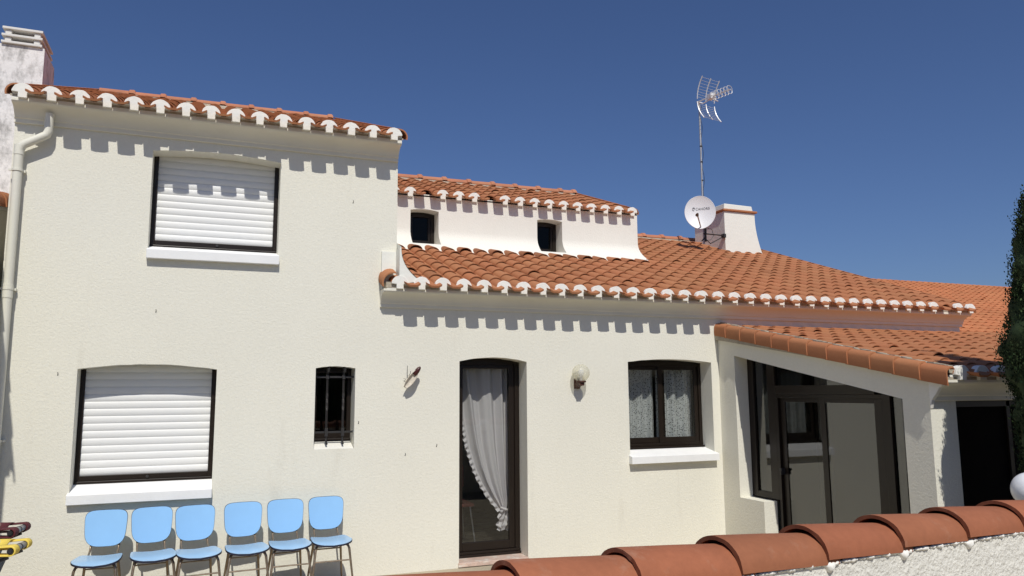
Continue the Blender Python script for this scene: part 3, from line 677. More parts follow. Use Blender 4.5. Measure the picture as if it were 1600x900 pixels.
for k in range(46):
    ya = -3.10 + k * .067; zb_ = 1.905 + SL * (ya + 3.105) + rnd.uniform(-.006, .006)
    mo.add([(5.79, ya, zb_ + .02), (5.86, ya, zb_ + .01), (5.86, ya + .067, zb_ + .02 + .0135), (5.79, ya + .067, zb_ + .033), (5.797, ya, zb_ + .082 + rnd.uniform(-.006, .006)), (5.852, ya, zb_ + .080), (5.852, ya + .067, zb_ + .092), (5.797, ya + .067, zb_ + .094)],
           [(0, 1, 5, 4), (1, 2, 6, 5), (2, 3, 7, 6), (3, 0, 4, 7), (4, 5, 6, 7)])
mo.build('verge_mortar', M['mortar'], H, weld=False)
# broken white mortar lump at the foot of the verge
mo = MB(); mo.extr([(-2.95, 1.70), (-2.925, 1.62), (-2.925, 1.86), (-3.09, 1.87), (-3.06, 1.82), (-3.03, 1.80), (-2.99, 1.745)], 5.757, 5.80, (1, 2)); mo.build('verge_foot', M['mortar_w'], H, bevel=.006)

# ---- chimney on the low roof
ch = MB()
def chx(z): k = max(0, (4.95 - z) / .60); return .12 * k ** 1.8
rows = [3.95, 4.05, 4.15, 4.25, 4.35, 4.45, 4.55, 4.65, 4.75, 4.85, 4.95, 5.05]
vs = []
for z in rows:
    e_ = chx(z); vs += [(8.70, 3.62 - .0 * e_, z), (9.385 + e_, 3.62, z), (9.385 + e_, 4.55, z), (8.70, 4.55, z)]
ch.add(vs, [(4 * i + k, 4 * i + (k + 1) % 4, 4 * i + 4 + (k + 1) % 4, 4 * i + 4 + k) for i in range(len(rows) - 1) for k in range(4)])
ch.add([(8.70, 3.62, 5.05), (9.385, 3.62, 5.05), (9.385, 4.55, 5.05), (8.70, 4.55, 5.05)], [(0, 1, 2, 3)])
co_ = ch.build('chimney', M['limewash'], H, smooth=True, angle=30); co_['label'] = 'flared cream chimney with a terracotta band on the low roof'
b = MB(); b.box((8.665, 3.585, 5.055), (9.43, 4.585, 5.095), tones()); b.build('chimney_band', M['tile'], co_, bevel=.012)
b = MB(); b.extr([(8.71, 5.097), (9.36, 5.097), (9.335, 5.19), (8.72, 5.20)], 3.63, 4.54, (0, 2)); b.build('chimney_top', M['limewash'], co_, bevel=.01)

# ------------------------------------------------------------------ curtains
def cloth(name, f, nu, nv, m, label, uvs=None):
    mb = MB(); mb.grid(f, nu, nv); o = mb.build(name, m, None, smooth=True, weld=False, angle=180)
    if uvs:
        uv = o.data.uv_layers.new(name='UVMap'); 
        for lp in o.data.loops:
            c_ = o.data.vertices[lp.vertex_index].co; i = lp.vertex_index % (nu + 1); j = lp.vertex_index // (nu + 1)
            uv.data[lp.index].uv = (i / nu * uvs[0], j / nv * uvs[1])
    return tag(o, label, 'curtain')
def lerp_tab(tab, z):
    for (a, b), (c, d) in zip(tab, tab[1:]):
        if (a - z) * (c - z) <= 0 and a != c: return b + (d - b) * (z - a) / (c - a)
    return tab[0][1] if abs(z - tab[0][0]) < abs(z - tab[-1][0]) else tab[-1][1]
LEFT = [(2.10, 2.515), (1.82, 2.545), (1.70, 2.575), (1.45, 2.615), (1.20, 2.668), (.97, 2.745), (.80, 2.825), (.66, 2.915), (.56, 2.995), (.50, 3.045)]
RIGHT = [(2.10, 3.155), (.80, 3.155), (.60, 3.150), (.50, 3.125)]
def door_cur(u, v):
    z = 2.09 - 1.59 * v; a = lerp_tab(LEFT, z); b = lerp_tab(RIGHT, z)
    k = (b - a) / .64; ph = u * math.pi * 2 * 3.3
    uu = u + .018 * math.sin(ph * .5 + 1)
    yy = .340 + .034 * (.35 + .65 * min(1, k + .25)) * math.sin(ph + .8 * math.sin(ph * .37)) + .008 * math.sin(ph * 2.3 + 1)
    return (a + (b - a) * max(0, min(1, uu)), yy, z)
dc = cloth('curtain', door_cur, 120, 60, M['curtain'], 'white voile curtain tied to the right behind the glazed door')
rf = MB(); pts = []
N = 260
def ruf(u, v):
    s = u; z = 1.74 - 1.24 * s; a = lerp_tab(LEFT, z); am = .5 + .5 * math.sin(s * 2 * math.pi * 21)
    wv = .040 * v * (1 + .15 * math.sin(s * 90))
    return (a - wv * .92 + .004, .330 - .018 * v * math.sin(s * 2 * math.pi * 21 + 1.2), z - wv * .35 - .010 * v * am)
rf.grid(ruf, N, 4); ro = rf.build('ruffle', M['curtain'], dc, smooth=True, weld=False)
tl = MB()
def tail(u, v):
    z = .515 - .235 * v; w_ = .05 + .045 * math.sin(min(1, v * 1.3) * math.pi * .5) + .018 * math.sin(v * math.pi * 6)
    return (3.095 + (u - .5) * 2 * w_ * .95, .325 + .022 * math.sin(u * math.pi * 6 + v * 9) - .012 * math.sin(v * 18), z + .012 * math.sin(u * 12 + 2))
tl.grid(tail, 30, 24); tl.build('tail', M['curtain'], dc, smooth=True, weld=False)
tb = MB(); tb.tube([(3.04, .31, .53), (3.09, .295, .505), (3.15, .31, .50)], .011, 8); tb.build('tieback', M['curtain'], dc, smooth=True)
def lace(x0, x1, seed):
    def f(u, v):
        z = 2.07 - .90 * v; ph = u * math.pi * 2 * 3.0 + seed
        return (x0 + (x1 - x0) * (u + .012 * math.sin(ph * 1.3)), 0.35 + .034 * math.sin(ph + .9 * math.sin(ph * .4 + seed)) * (.7 + .3 * v) + .006 * math.sin(ph * 3), z)
    return f
cloth('curtain', lace(4.56, 5.06, .3), 70, 24, M['lace'], 'white lace curtain behind the left sash of the right window', (.62, .90))
cloth('curtain', lace(5.09, 5.60, 2.1), 70, 24, M['lace'], 'white lace curtain behind the right sash of the right window', (.62, .90))
# a chair seen inside the door
ic = empty('chair', (2.72, 1.05, .03), 'chair with red seat and thin metal legs inside the glazed door', 'chair')
b = MB(); b.box((-.2, -.2, .44), (.2, .2, .48)); b.build('seat', M['shade_red'], ic, bevel=.015)
b = MB(); b.box((-.19, .17, .62), (.19, .20, .88)); b.build('backrest', M['shade_red'], ic, bevel=.012)
for sx in (-1, 1):
    for sy in (-1, 1):
        b = MB(); b.tube([(sx * .16, sy * .16, .44), (sx * .21, sy * .21, 0)], .009, 8); b.build('leg', M['galv'], ic, smooth=True)
    b = MB(); b.tube([(sx * .15, .17, .44), (sx * .15, .19, .64)], .009, 8); b.build('back_frame', M['galv'], ic, smooth=True)

# ------------------------------------------------------------------ wall lamps
def wl_mat():
    m = bpy.data.materials.new('textured_lamp_glass'); m.use_nodes = True
    n = m.node_tree.nodes; l = m.node_tree.links; b = n['Principled BSDF']; o = n['Material Output']
    b.inputs['Base Color'].default_value = (.78, .76, .66, 1); b.inputs['Roughness'].default_value = .12
    t = n.new('ShaderNodeBsdfTransparent'); t.inputs[0].default_value = (.95, .94, .88, 1)
    mx = n.new('ShaderNodeMixShader'); mx.inputs[0].default_value = .34
    v = n.new('ShaderNodeTexVoronoi'); v.inputs['Scale'].default_value = 60; tc = n.new('ShaderNodeTexCoord'); l.new(tc.outputs['Object'], v.inputs['Vector'])
    bp = n.new('ShaderNodeBump'); bp.inputs['Strength'].default_value = .7; bp.inputs['Distance'].default_value = .006
    l.new(v.outputs['Distance'], bp.inputs['Height']); l.new(bp.outputs[0], b.inputs['Normal'])
    l.new(t.outputs[0], mx.inputs[1]); l.new(b.outputs[0], mx.inputs[2]); l.new(mx.outputs[0], o.inputs[0]); return m
GL = wl_mat()
def sphere(mb, c, r, n=24, zlo=-1, zhi=1):
    prof = []
    for i in range(n + 1):
        t = zlo + (zhi - zlo) * i / n; a_ = math.asin(max(-1, min(1, math.sin(math.pi / 2 * t))))
        prof.append((r * math.cos(a_), r * math.sin(a_)))
    mb.lathe(prof, c, 32)
wlamp = empty('wall_lamp', (3.86, 0, 1.87), 'round glass globe lamp on a brown bracket on the wall right of the door', 'wall lamp')
b = MB(); b.box((-.055, -.018, -.055), (.015, -.001, .06)); b.extr([(-.018, -.05), (-.06, -.028), (-.145, -.02), (-.145, .012), (-.018, .012)], -.050, .006, (1, 2)); b.lathe([(0, .012), (.052, .012), (.056, .018), (.056, .032), (0, .034)], (-.018, -.110, 0), 24)
b.build('bracket', M['brown'], wlamp, bevel=.003)
b = MB(); sphere(b, (-.018, -.110, .118), .098, zlo=-.72); b.build('globe', GL, wlamp, smooth=True, angle=180)
b = MB(); b.lathe([(.016, .03), (.016, .075), (.026, .09), (.032, .12), (.026, .15), (0, .162)], (-.018, -.110, 0), 16); b.build('bulb', M['white_plastic'], wlamp, smooth=True)
# shell-shaped ornament with wires
orn = empty('wall_ornament', (1.93, 0, 1.92), 'small ivory shell with a dark red tip hung on the wall between window and door', 'wall ornament')
c0, c1 = Vector((-.068, -.075, -.085)), Vector((.075, -.10, .115)); ax = (c1 - c0).normalized()
side = ax.cross(Vector((0, 1, 0))).normalized(); nn = ax.cross(side)
def shell(u, v):
    wd = .042 * math.sin(math.pi * min(1, .08 + u * .92)) ** .7 * (1 - .25 * u); a_ = (v - .5) * math.pi * 1.15
    return c0 + (c1 - c0) * u + side * wd * math.sin(a_) + Vector((0, 1, 0)) * (wd * .75 * (math.cos(a_) - .5))
b = MB(); b.grid(shell, 20, 12); b.build('shell', M['shell'], orn, smooth=True, solid=.004)
b = MB(); b.tube([c0 + (c1 - c0) * .66 + Vector((0, .01, 0)), c0 + (c1 - c0) * .85, c1, c1 + ax * .015], [.020, .026, .018, .006], 12); b.build('tip', M['darkred'], orn, smooth=True)
b = MB(); b.tube([(0, 0, 0), c0 + (c1 - c0) * .5 + Vector((0, .02, 0))], .006, 8); b.tube([(-.02, -.002, .0), (-.035, -.03, .05), (-.035, -.035, .14)], .0025, 6); b.tube([(-.02, -.03, .03), (-.005, -.04, .06), (.0, -.035, .085)], .0025, 6); b.tube([(-.06, -.002, -.02), (-.045, -.02, .0), (-.07, -.02, .01)], .002, 6)
b.build('wire', M['iron'], orn, smooth=True)
# small marks / hooks on the wall
# ------------------------------------------------------------------ blue chairs
def make_chair(loc, rz, label):
    t = empty('chair', loc, label, 'chair', 'blue kitchen chairs lined up along the wall', rz)
    # local: front towards -y, backrest at y=+.16
    def rounded(w0, w1, h, n=56):
        out = []
        for i in range(n):
            a_ = 2 * math.pi * i / n; c_, s_ = math.cos(a_), math.sin(a_); p = 5.4 if s_ > 0 else 3.3
            x = abs(c_) ** (2 / p) * (1 if c_ >= 0 else -1); z = abs(s_) ** (2 / p) * (1 if s_ >= 0 else -1)
            k = (z + 1) / 2; out.append((x * (w0 + (w1 - w0) * k ** .7) / 2, z * h / 2))
        return out
    pts = rounded(.298, .338, .300)
    def plate(mb, scale, y0, y1):
        vs = []; N = len(pts); rings = [1, .8, .5, .2]
        for y, fl_ in ((y0, 1), (y1, 1)):
            for r_ in rings:
                for (x, z) in pts:
                    x2, z2 = x * scale * r_, z * scale * r_
                    vs.append((x2, .185 + y + (x2 ** 2) * -.9 + z2 * .14 + .02, .655 + z2))
        K = len(rings) * N; fs = []
        for lay in (0, 1):
            for j in range(len(rings) - 1):
                for k in range(N): fs.append((lay * K + j * N + k, lay * K + j * N + (k + 1) % N, lay * K + (j + 1) * N + (k + 1) % N, lay * K + (j + 1) * N + k))
            fs.append(tuple(lay * K + (len(rings) - 1) * N + k for k in range(N)))
        for k in range(N): fs.append((k, (k + 1) % N, K + (k + 1) % N, K + k))
        mb.add(vs, fs)
    b = MB(); plate(b, .985, -.0075, .0045); br = b.build('backrest', M['formica'], t, smooth=True, angle=40)
    b = MB(); plate(b, 1.0, -.006, .003); b.build('edge_band', M['edge'], br, smooth=True, angle=40)
    # seat
    def seat_pts(sc_):
        out = []
        for i in range(44):
            a_ = 2 * math.pi * i / 44; c_, s_ = math.cos(a_), math.sin(a_); p = 5.0
            x = abs(c_) ** (2 / p) * (1 if c_ >= 0 else -1); y = abs(s_) ** (2 / p) * (1 if s_ >= 0 else -1)
            wd = .375 - .055 * (y + 1) / 2
            out.append((x * wd / 2 * sc_, -.07 + y * .185 * sc_ - (.018 * (1 - x * x) if y < 0 else 0)))
        return out
    def seatmesh(mb, sc_, z0, z1):
        vs = []; sp = seat_pts(sc_); N = len(sp); cx, cy = 0, -.07
        for z in (z1, z0):
            for r_ in (1, .75, .45, .15):
                for (x, y) in sp:
                    X, Y = cx + (x - cx) * r_, cy + (y - cy) * r_
                    vs.append((X, Y, z + .75 * X * X - .012 - .10 * max(0, -.19 - Y) - .06 * (Y + .07) * 0))
        K = 4 * N; fs = []
        for lay in (0, 1):
            for j in range(3):
                for k in range(N): fs.append((lay * K + j * N + k, lay * K + j * N + (k + 1) % N, lay * K + (j + 1) * N + (k + 1) % N, lay * K + (j + 1) * N + k))
            fs.append(tuple(lay * K + 3 * N + k for k in range(N)))
        for k in range(N): fs.append((k, (k + 1) % N, K + (k + 1) % N, K + k))
        mb.add(vs, fs)
    b = MB(); seatmesh(b, .985, .445, .4565); se = b.build('seat', M['formica_seat'], t, smooth=True, angle=40)
    b = MB(); seatmesh(b, 1.0, .440, .4545); b.build('edge_band', M['edge'], se, smooth=True, angle=40)
    for sx in (-1, 1):
        b = MB(); b.tube([(sx * .115, -.17, .432), (sx * .140, -.195, .415), (sx * .150, -.203, .39), (sx * .195, -.245, .0)], [.0105, .0115, .0115, .008], 10); b.build('leg', M['tube'], t, smooth=True)
        b = MB(); b.tube([(sx * .105, .03, .432), (sx * .120, .07, .42), (sx * .125, .085, .39), (sx * .165, .19, .0)], [.0105, .0115, .0115, .008], 10); b.build('leg', M['tube'], t, smooth=True)
        b = MB(); b.tube([(sx * .105, .02, .434), (sx * .108, .09, .440), (sx * .108, .165, .475), (sx * .108, .205, .53), (sx * .108, .222, .62), (sx * .108, .236, .72)], .0085, 10); b.build('back_frame', M['tube'], t, smooth=True)
    b = MB(); b.tube([(-.16, -.214, .29), (.16, -.214, .29)], .0065, 8); b.build('stretcher', M['tube'], t, smooth=True)
    b = MB(); b.tube([(-.134, .108, .34), (.134, .108, .34)], .0065, 8); b.build('stretcher', M['tube'], t, smooth=True)
    b = MB(); b.tube([(-.115, -.16, .433), (.115, -.16, .433)], .008, 8); b.build('seat_frame', M['tube'], t, smooth=True)
    b = MB(); b.tube([(-.105, .03, .433), (.105, .03, .433)], .008, 8); b.build('seat_frame', M['tube'], t, smooth=True)
    return t
chairs = [(-.775, -.42, -.06, 'blue kitchen chair at the left end of the row, nearest the canvas loungers'),
          (-.385, -.395, .13, 'second blue kitchen chair from the left, set apart under the shuttered window sill'),
          (-.035, -.43, .13, 'third blue kitchen chair from the left, under the right end of the window sill'),
          (.360, -.41, .09, 'fourth blue kitchen chair from the left, with a brown worn patch on its seat'),
          (.728, -.365, .06, 'fifth blue kitchen chair from the left, below and left of the barred window'),
          (1.098, -.335, .03, 'blue kitchen chair at the right end of the row, below the barred window')]
make_first = None
def copy_tree(o, parent=None):
    c = o.copy(); col.objects.link(c); c.parent = parent
    for chd in [q for q in o.children]: copy_tree(chd, c)
    return c
for i, (x, y, rz, lab) in enumerate(chairs):
    if i == 0: make_first = make_chair((x, y, 0), rz, lab); continue
    c_ = copy_tree(make_first); c_.location = (x, y, 0); c_.rotation_euler.z = rz; c_['label'] = lab

# ------------------------------------------------------------------ folded canvas loungers at the left edge
def lounger(loc, rz, m, mp, label):
    t = empty('folding_lounger', loc, label, 'lounger', 'folded canvas loungers at the left edge', rz); t.scale = (1, .66, 1)
    # head end bar runs along y, canvas goes off to -x
    b = MB(); b.tube([(0, -.20, 0), (0, .20, 0)], .023, 14); b.build('head_bar', M['tube_grey'], t, smooth=True)
    for s in (-1, 1): b = MB(); b.tube([(0, s * .215, 0), (0, s * .247, 0)], .019, 14); b.tube([(0, s * .247, 0), (0, s * .253, 0)], .012, 10); b.build('end_cap', M['black'], t, smooth=True, weld=False)
    b = MB(); b.tube([(0, -.012, 0), (0, .012, 0)], .025, 12); b.build('collar', M['black'], t, smooth=True)
    b = MB()
    for ya, yb_ in ((-.25, -.12), (.12, .225)):
        def loop(u, v, ya=ya, yb_=yb_):
            if u < .35: x = -.85 + (.85) * (u / .35) ** .9; z = .030 - .012 * math.sin(u / .35 * math.pi); th = None; return (x, ya + (yb_ - ya) * v + (.05 * (1 - u / .35) * (1 if ya < 0 else -1)), z)
            if u < .65: a_ = math.pi / 2 - (u - .35) / .3 * math.pi; return (.030 * math.cos(a_), ya + (yb_ - ya) * v, .030 * math.sin(a_))
            k = (u - .65) / .35; return (-.55 * k, ya + (yb_ - ya) * v + .05 * k * (1 if ya < 0 else -1), -.030 + .012 * math.sin(k * math.pi) - .02 * k)
        b.grid(loop, 44, 5)
    def sheet(u, v): return (-.95 + .88 * u, -.20 + .39 * v, .028 + .012 * math.sin(v * math.pi * 2 + u * 3))
    b.grid(sheet, 12, 10); b.build('canvas', m, t, smooth=True, weld=False, solid=.008)
    b = MB()
    def pil(u, v): return (-.42 + .30 * u, -.13 + .26 * v, .03 + .045 * math.sin(math.pi * u) ** .5 * math.sin(math.pi * v) ** .5)
    b.grid(pil, 12, 12); b.build('head_pillow', mp, t, smooth=True, weld=False)
    for s in (-1, 1):
        b = MB(); b.tube([(-.02, s * .19, -.045), (-.10, s * .19, -.075), (-.55, s * .19, -.11), (-.95, s * .19, -.12)], .013, 10); b.build('side_rail', M['black'], t, smooth=True)
        b = MB(); b.tube([(-.50, s * .17, -.10), (-.62, s * .17, -loc[2] + .01)], .012, 10); b.build('leg', M['black'], t, smooth=True)
        b = MB(); b.tube([(-.60, s * .17, -.10), (-.40, s * .17, -loc[2] + .01)], .012, 10); b.build('leg', M['black'], t, smooth=True)
    b = MB()
    def fl_(u, v):
        return (-.30 + .235 * u - .10 * (1 - v) * u, -.18 + .36 * (.5 + .5 * math.sin((u - .5) * 2)), -.06 - .24 * (1 - v))
    b.grid(lambda u, v: (-.16 - .75 * u + .08 * v - .02, -.17, -.06 - .22 * (1 - v) * (1 - .2 * u)), 8, 6)
    b.grid(lambda u, v: (-.16 + .08 * v - .02, -.17 + .34 * u, -.06 - .22 * (1 - v)), 8, 6)
    b.build('folded_flap', M['slate'], t, smooth=True, weld=False, solid=.004)
    return t
lounger((-1.175, -1.42, .745), R(-8), M['yellow'], mat('pale_yellow_canvas', (0.72, .66, .36), .8), 'folding lounger with yellow canvas at the lower left edge')
lounger((-1.265, -1.0, .800), R(-8), M['maroon'], mat('grey_red_canvas', (.20, .12, .10), .8), 'folding lounger with dark red canvas behind the yellow one')
bx = MB(); bx.box((-1.30, -1.62, 0), (-1.13, -1.30, .47)); bx.box((-1.31, -1.63, .47), (-1.12, -1.29, .50))
tag(bx.build('plastic_box', M['white_plastic'], bevel=.012), 'white plastic box under the yellow lounger', 'box')

# ------------------------------------------------------------------ satellite dish
ds = empty('satellite_dish', (8.27, 3.62, 4.40), 'white satellite dish with grey lettering in front of the cream chimney', 'satellite dish')
C0 = Vector((8.03, 3.42, 4.935)); aim = Vector((-.62, -1.0, .12)).normalized()
rx = aim.cross(Vector((0, 0, 1))).normalized() * -1; rz_ = rx.cross(aim) * -1
rx = Vector((0, 0, 1)).cross(-aim).normalized(); 
if rx.x < 0: rx = -rx
rz_ = aim.cross(rx); 
if rz_.z < 0: rz_ = -rz_
off = Vector((8.27, 3.62, 4.40))
A_, B_ = .265, .298
def dpt(a_, r_, back=0.0):
    x = A_ * r_ * math.cos(a_); z = B_ * r_ * math.sin(a_)
    if z < 0: x *= 1 - .10 * (r_ * -math.sin(a_)) ** 3; z *= 1.04
    return C0 + rx * x + rz_ * z - aim * (.055 * (1 - r_ * r_) + back) - off
mb = MB(); n = 48; rr = [0.001, .25, .5, .7, .85, .95, 1.0]; vs = []
for back in (0, .012):
    for r_ in rr: vs += [dpt(2 * math.pi * k / n, r_ * (1 if back == 0 else 1.01), back) for k in range(n)]
K = len(rr) * n; fs = []
for ly in (0, 1):
    for j in range(len(rr) - 1):
        for k in range(n): fs.append((ly * K + j * n + k, ly * K + j * n + (k + 1) % n, ly * K + (j + 1) * n + (k + 1) % n, ly * K + (j + 1) * n + k))
for k in range(n): fs.append((K - n + k, K - n + (k + 1) % n, 2 * K - n + (k + 1) % n, 2 * K - n + k))
mb.add(vs, fs); rfl = mb.build('reflector', M['dish'], ds, smooth=True, angle=50)
rim = MB(); rim.tube([dpt(2 * math.pi * k / 48, 1.005, .004) for k in range(48)], .006, 6, closed=True); rim.build('rim', M['dish'], rfl, smooth=True)
# printed name
tx = bpy.data.curves.new('lettering', 'FONT'); tx.body = 'CAHORS'; tx.size = .072; tx.extrude = .0006; tx.align_x = 'LEFT'; tx.align_y = 'CENTER'; tx.space_character = 1.12
to = bpy.data.objects.new('lettering', tx); col.objects.link(to)
bpy.context.view_layer.update()
me = bpy.data.meshes.new_from_object(to.evaluated_get(bpy.context.evaluated_depsgraph_get())); bpy.data.objects.remove(to)
for v_ in me.vertices:
    x, z, q = v_.co.x * .80 - .075, v_.co.y * .9 + .070, v_.co.z
    r2 = (x / A_) ** 2 + (z / B_) ** 2
    v_.co = C0 + rx * x + rz_ * z - aim * (.055 * (1 - r2)) + aim * (.004 + q) - off
me.materials.append(M['print']); lt = bpy.data.objects.new('lettering', me); col.objects.link(lt); lt.parent = rfl
lg = MB()
def lpt(x, z): return C0 + rx * x + rz_ * z - aim * (.055 * (1 - (x / A_) ** 2 - (z / B_) ** 2)) + aim * .005 - off
lg.tube([lpt(-.105 + .026 * math.cos(a_), .070 + .028 * math.sin(a_)) for a_ in [R(50 + 26 * k) for k in range(10)]], .0035, 5)
lg.tube([lpt(-.11, .088), lpt(-.09, .078), lpt(-.105, .060)], .004, 5)
lg.build('emblem', M['print'], rfl)
ar = MB(); foot = dpt(-math.pi / 2, .90); lnb = C0 + rx * -.07 + rz_ * -.13 + aim * .28 - off
ar.tube([foot, lnb - (lnb - foot) * .08], .012, 8); ar.build('feed_arm', M['galv'], ds, smooth=True)
ar = MB(); ar.tube([lnb - (lnb - foot).normalized() * .05 - aim * .0, lnb, lnb - aim * .055], [.018, .026, .030], 12); ar.build('receiver', mat('grey_receiver', (.16, .15, .14), .5), ds, smooth=True)
br_ = MB(); br_.box((-.035, -.12, .33), (.035, -.02, .45)); br_.tube([(0, 0, .05), (0, 0, .62)], .020, 10); br_.tube([(-.05, -.02, .19), (.41, .0, .19)], .012, 8); br_.tube([(0, -.0, .10), (.10, .0, .02), (.40, .02, .17)], .009, 8)
br_.tube([(.0, -.04, .30), (.10, -.06, .27), (.14, -.05, .16), (.08, -.05, .08), (-.02, -.04, .06)], .005, 6); br_.tube([(-.02, 0, .12), (-.10, -.02, .05)], .010, 6)
br_.box((.38, -.03, .15), (.43, .05, .22)); br_.build('mount', M['iron'], ds, smooth=False, weld=False)

# ------------------------------------------------------------------ TV antenna
an = empty('tv_antenna', (8.30, 3.70, 4.45), 'white lattice television antenna on a thin mast above the dish', 'antenna')
def L(p): return (p[0] - 8.30, p[1] - 3.70, p[2] - 4.45)
b = MB(); b.tube([L((8.29, 3.70, 4.42)), L((8.305, 3.70, 7.10))], .017, 10); ms = b.build('mast', M['galv'], an, smooth=True)
b = MB(); pts = []
for i in range(60):
    t = i / 59; a_ = t * math.pi * 2 * 5; pts.append(L((8.325 + .012 * math.cos(a_), 3.69 - .016 * math.sin(a_) - .004, 4.6 + 2.45 * t)))
b.tube(pts, .0045, 5)
for z in (5.6, 5.95, 6.25): b.tube([L((8.305, 3.70, z)), L((8.305, 3.70, z + .025))], .024, 8)
b.build('cable', M['black'], ms, smooth=True)
bd = Vector((.26, -.965, 0)).normalized()      # boom direction, towards the viewer
ra = Vector((.98, .20, 0)).normalized()         # rod axis of the reflector
P0 = Vector((8.245, 3.66, 7.10)); Z = Vector((0, 0, 1))
b = MB(); b.tube([L(P0 - bd * .02), L(P0 + bd * .74)], .011, 8); bo = b.build('boom', M['alu'], an, smooth=True)
for sgn in (1, -1):
    b = MB(); c_ = P0 + bd * .10 + ra * .19
    for k in (-1, 0, 1):
        q = c_ + ra * .225 * k + ra * -.03
        if sgn == 1: pts = [q + Z * (.03 + .40 * t) + bd * (-.05 + .14 * t * t) for t in (0, .25, .5, .75, 1)]
        else: pts = [q - Z * (.03 + .34 * t) + bd * (-.05 + .14 * t * t) for t in (0, .25, .5, .75, 1)]
        b.tube([L(p) for p in pts], .0095, 7)
    for i in range(8):
        t = .1 + .85 * i / 7; h = (.03 + .40 * t) if sgn == 1 else -(.03 + .34 * t)
        b.tube([L(c_ - ra * .27 + Z * h + bd * (-.05 + .14 * t * t)), L(c_ + ra * .22 + Z * h + bd * (-.05 + .14 * t * t))], .0028, 5)
    b.build('reflector_grid', M['alu'], an, smooth=True, weld=False)
b = MB(); q = P0 + bd * .30; b.box(tuple(L(q + Vector((-.035, -.06, -.045)))), tuple(L(q + Vector((.05, .06, .055))))); b.tube([L(q - bd * .05 + ra * .02), L(q + ra * .14 - Z * .02)], .012, 6); b.tube([L(q - Z * .06 + bd * .05), L(q + ra * .13 - Z * .07 + bd * .05)], .012, 6); b.tube([L(P0 + bd * .0), L(P0 + bd * .12 - Z * .07), L(P0 + bd * .3 - Z * .04)], .010, 6)
b.tube([L(P0 + ra * -.02), L(P0 + ra * .12)], .014, 8); b.tube([L(P0 + bd * .03), L((8.305, 3.70, 7.07))], .013, 8)
b.build('dipole_box', M['dish'], an, bevel=.006, weld=False)
for i in range(6):
    q = P0 + bd * (.36 + .072 * i); b = MB(); s_ = .072
    pts = []
    for k in range(14):
        a_ = 2 * math.pi * k / 14; c_, s2 = math.cos(a_), math.sin(a_)
        pts.append(L(q + ra * (s_ * .95 * abs(c_) ** .7 * (1 if c_ > 0 else -1)) + Z * (s_ * abs(s2) ** .7 * (1 if s2 > 0 else -1))))
    b.tube(pts, .0055, 6, closed=True); b.tube([L(q - ra * s_), L(q + ra * s_)], .004, 5); b.build('director', M['alu'], an, smooth=True)

# ------------------------------------------------------------------ left neighbour: wall with stepped tile edge, and its dirty chimney
NB = empty('neighbour_building', (-2.6, 0, 0), 'neighbouring building at the left edge with a dirty white chimney and a tiled side wall', 'building')
def rel(o): o.location = (2.6, 0, 0)
b = MB(); b.extr([(1.25, 0), (1.25, 3.72), (-1.62, 3.20), (-1.62, 0)], -2.9, -1.835, (1, 2)); rel(b.build('wall', M['stucco'], NB))
v = MB()
for k in range(11):
    ya = -1.68 + k * .268; yb_ = min(ya + .30, 1.28); tn = tones(); vs = []; n = 8
    for yy, l_ in ((ya, .016), (yb_, 0)):
        zb_ = 3.20 + .18 * (yy + 1.62)
        for rad in (.095 + l_, .082 + l_):
            for q in range(n + 1):
                t = math.pi * q / n; vs.append((-1.880 + rad * math.cos(t), yy, zb_ - .02 + rad * 1.1 * math.sin(t) - (.03 if q in (0, n) else 0)))
    N = n + 1; fs = []
    for q in range(n): fs += [(q, q + 1, 2 * N + q + 1, 2 * N + q), (q, N + q, N + q + 1, q + 1), (N + q, N + q + 1, 3 * N + q + 1, 3 * N + q)]
    v.add(vs, fs, tn)
rel(v.build('verge_tiles', M['tile'], NB, smooth=True, weld=False))
b = MB(); b.extr([(-1.62, 3.20), (1.25, 3.72), (1.25, 3.64), (-1.62, 3.12)], -2.9, -1.806, (1, 2)); rel(b.build('roof_edge', M['mortar_w'], NB))
cv = MB(); rows = [2.6, 3.6, 4.3, 4.8, 5.0, 5.15, 5.3, 5.40, 5.463]; vs = []
for z in rows:
    e_ = .01
    f_ = 1.30 + (.0 if z > 5.1 else .0)
    vs += [(-2.24, f_, z), (-1.80 + e_, f_, z), (-1.80 + e_, 1.84 + .07 * max(0, (5.46 - z)) ** .5, z), (-2.24, 1.84, z)]
cv.add(vs, [(4 * i + k, 4 * i + (k + 1) % 4, 4 * i + 4 + (k + 1) % 4, 4 * i + 4 + k) for i in range(len(rows) - 1) for k in range(4)])
cv.box((-2.23, 1.31, 5.44), (-1.80, 1.83, 5.464))
nc = cv.build('chimney', M['soot'], NB); rel(nc)
b = MB()
for z in (5.467, 5.543, 5.622):
    b = MB(); b.box((-2.188 + (.004 if z > 5.6 else 0), 1.27, z), (-1.812, 1.845, z + .026)); b.build('cap_slab', M['cap'], nc, bevel=.004)
for z in (5.494, 5.570):
    for x in (-2.16, -1.895):
        for y in (1.29, 1.755): b = MB(); b.box((x, y, z), (x + .06, y + .06, z + (.048 if z < 5.5 else .051))); b.build('cap_block', M['cap'], nc, bevel=.008)
b = MB(); b.box((-2.10, 1.42, 5.494), (-1.90, 1.70, 5.540)); b.box((-2.10, 1.42, 5.571), (-1.90, 1.70, 5.620)); b.build('flue', M['black'], nc)
b = MB(); b.box((-2.9, 1.26, 0), (-1.82, 2.6, 3.55)); rel(b.build('rear_wall', M['soot'], NB))

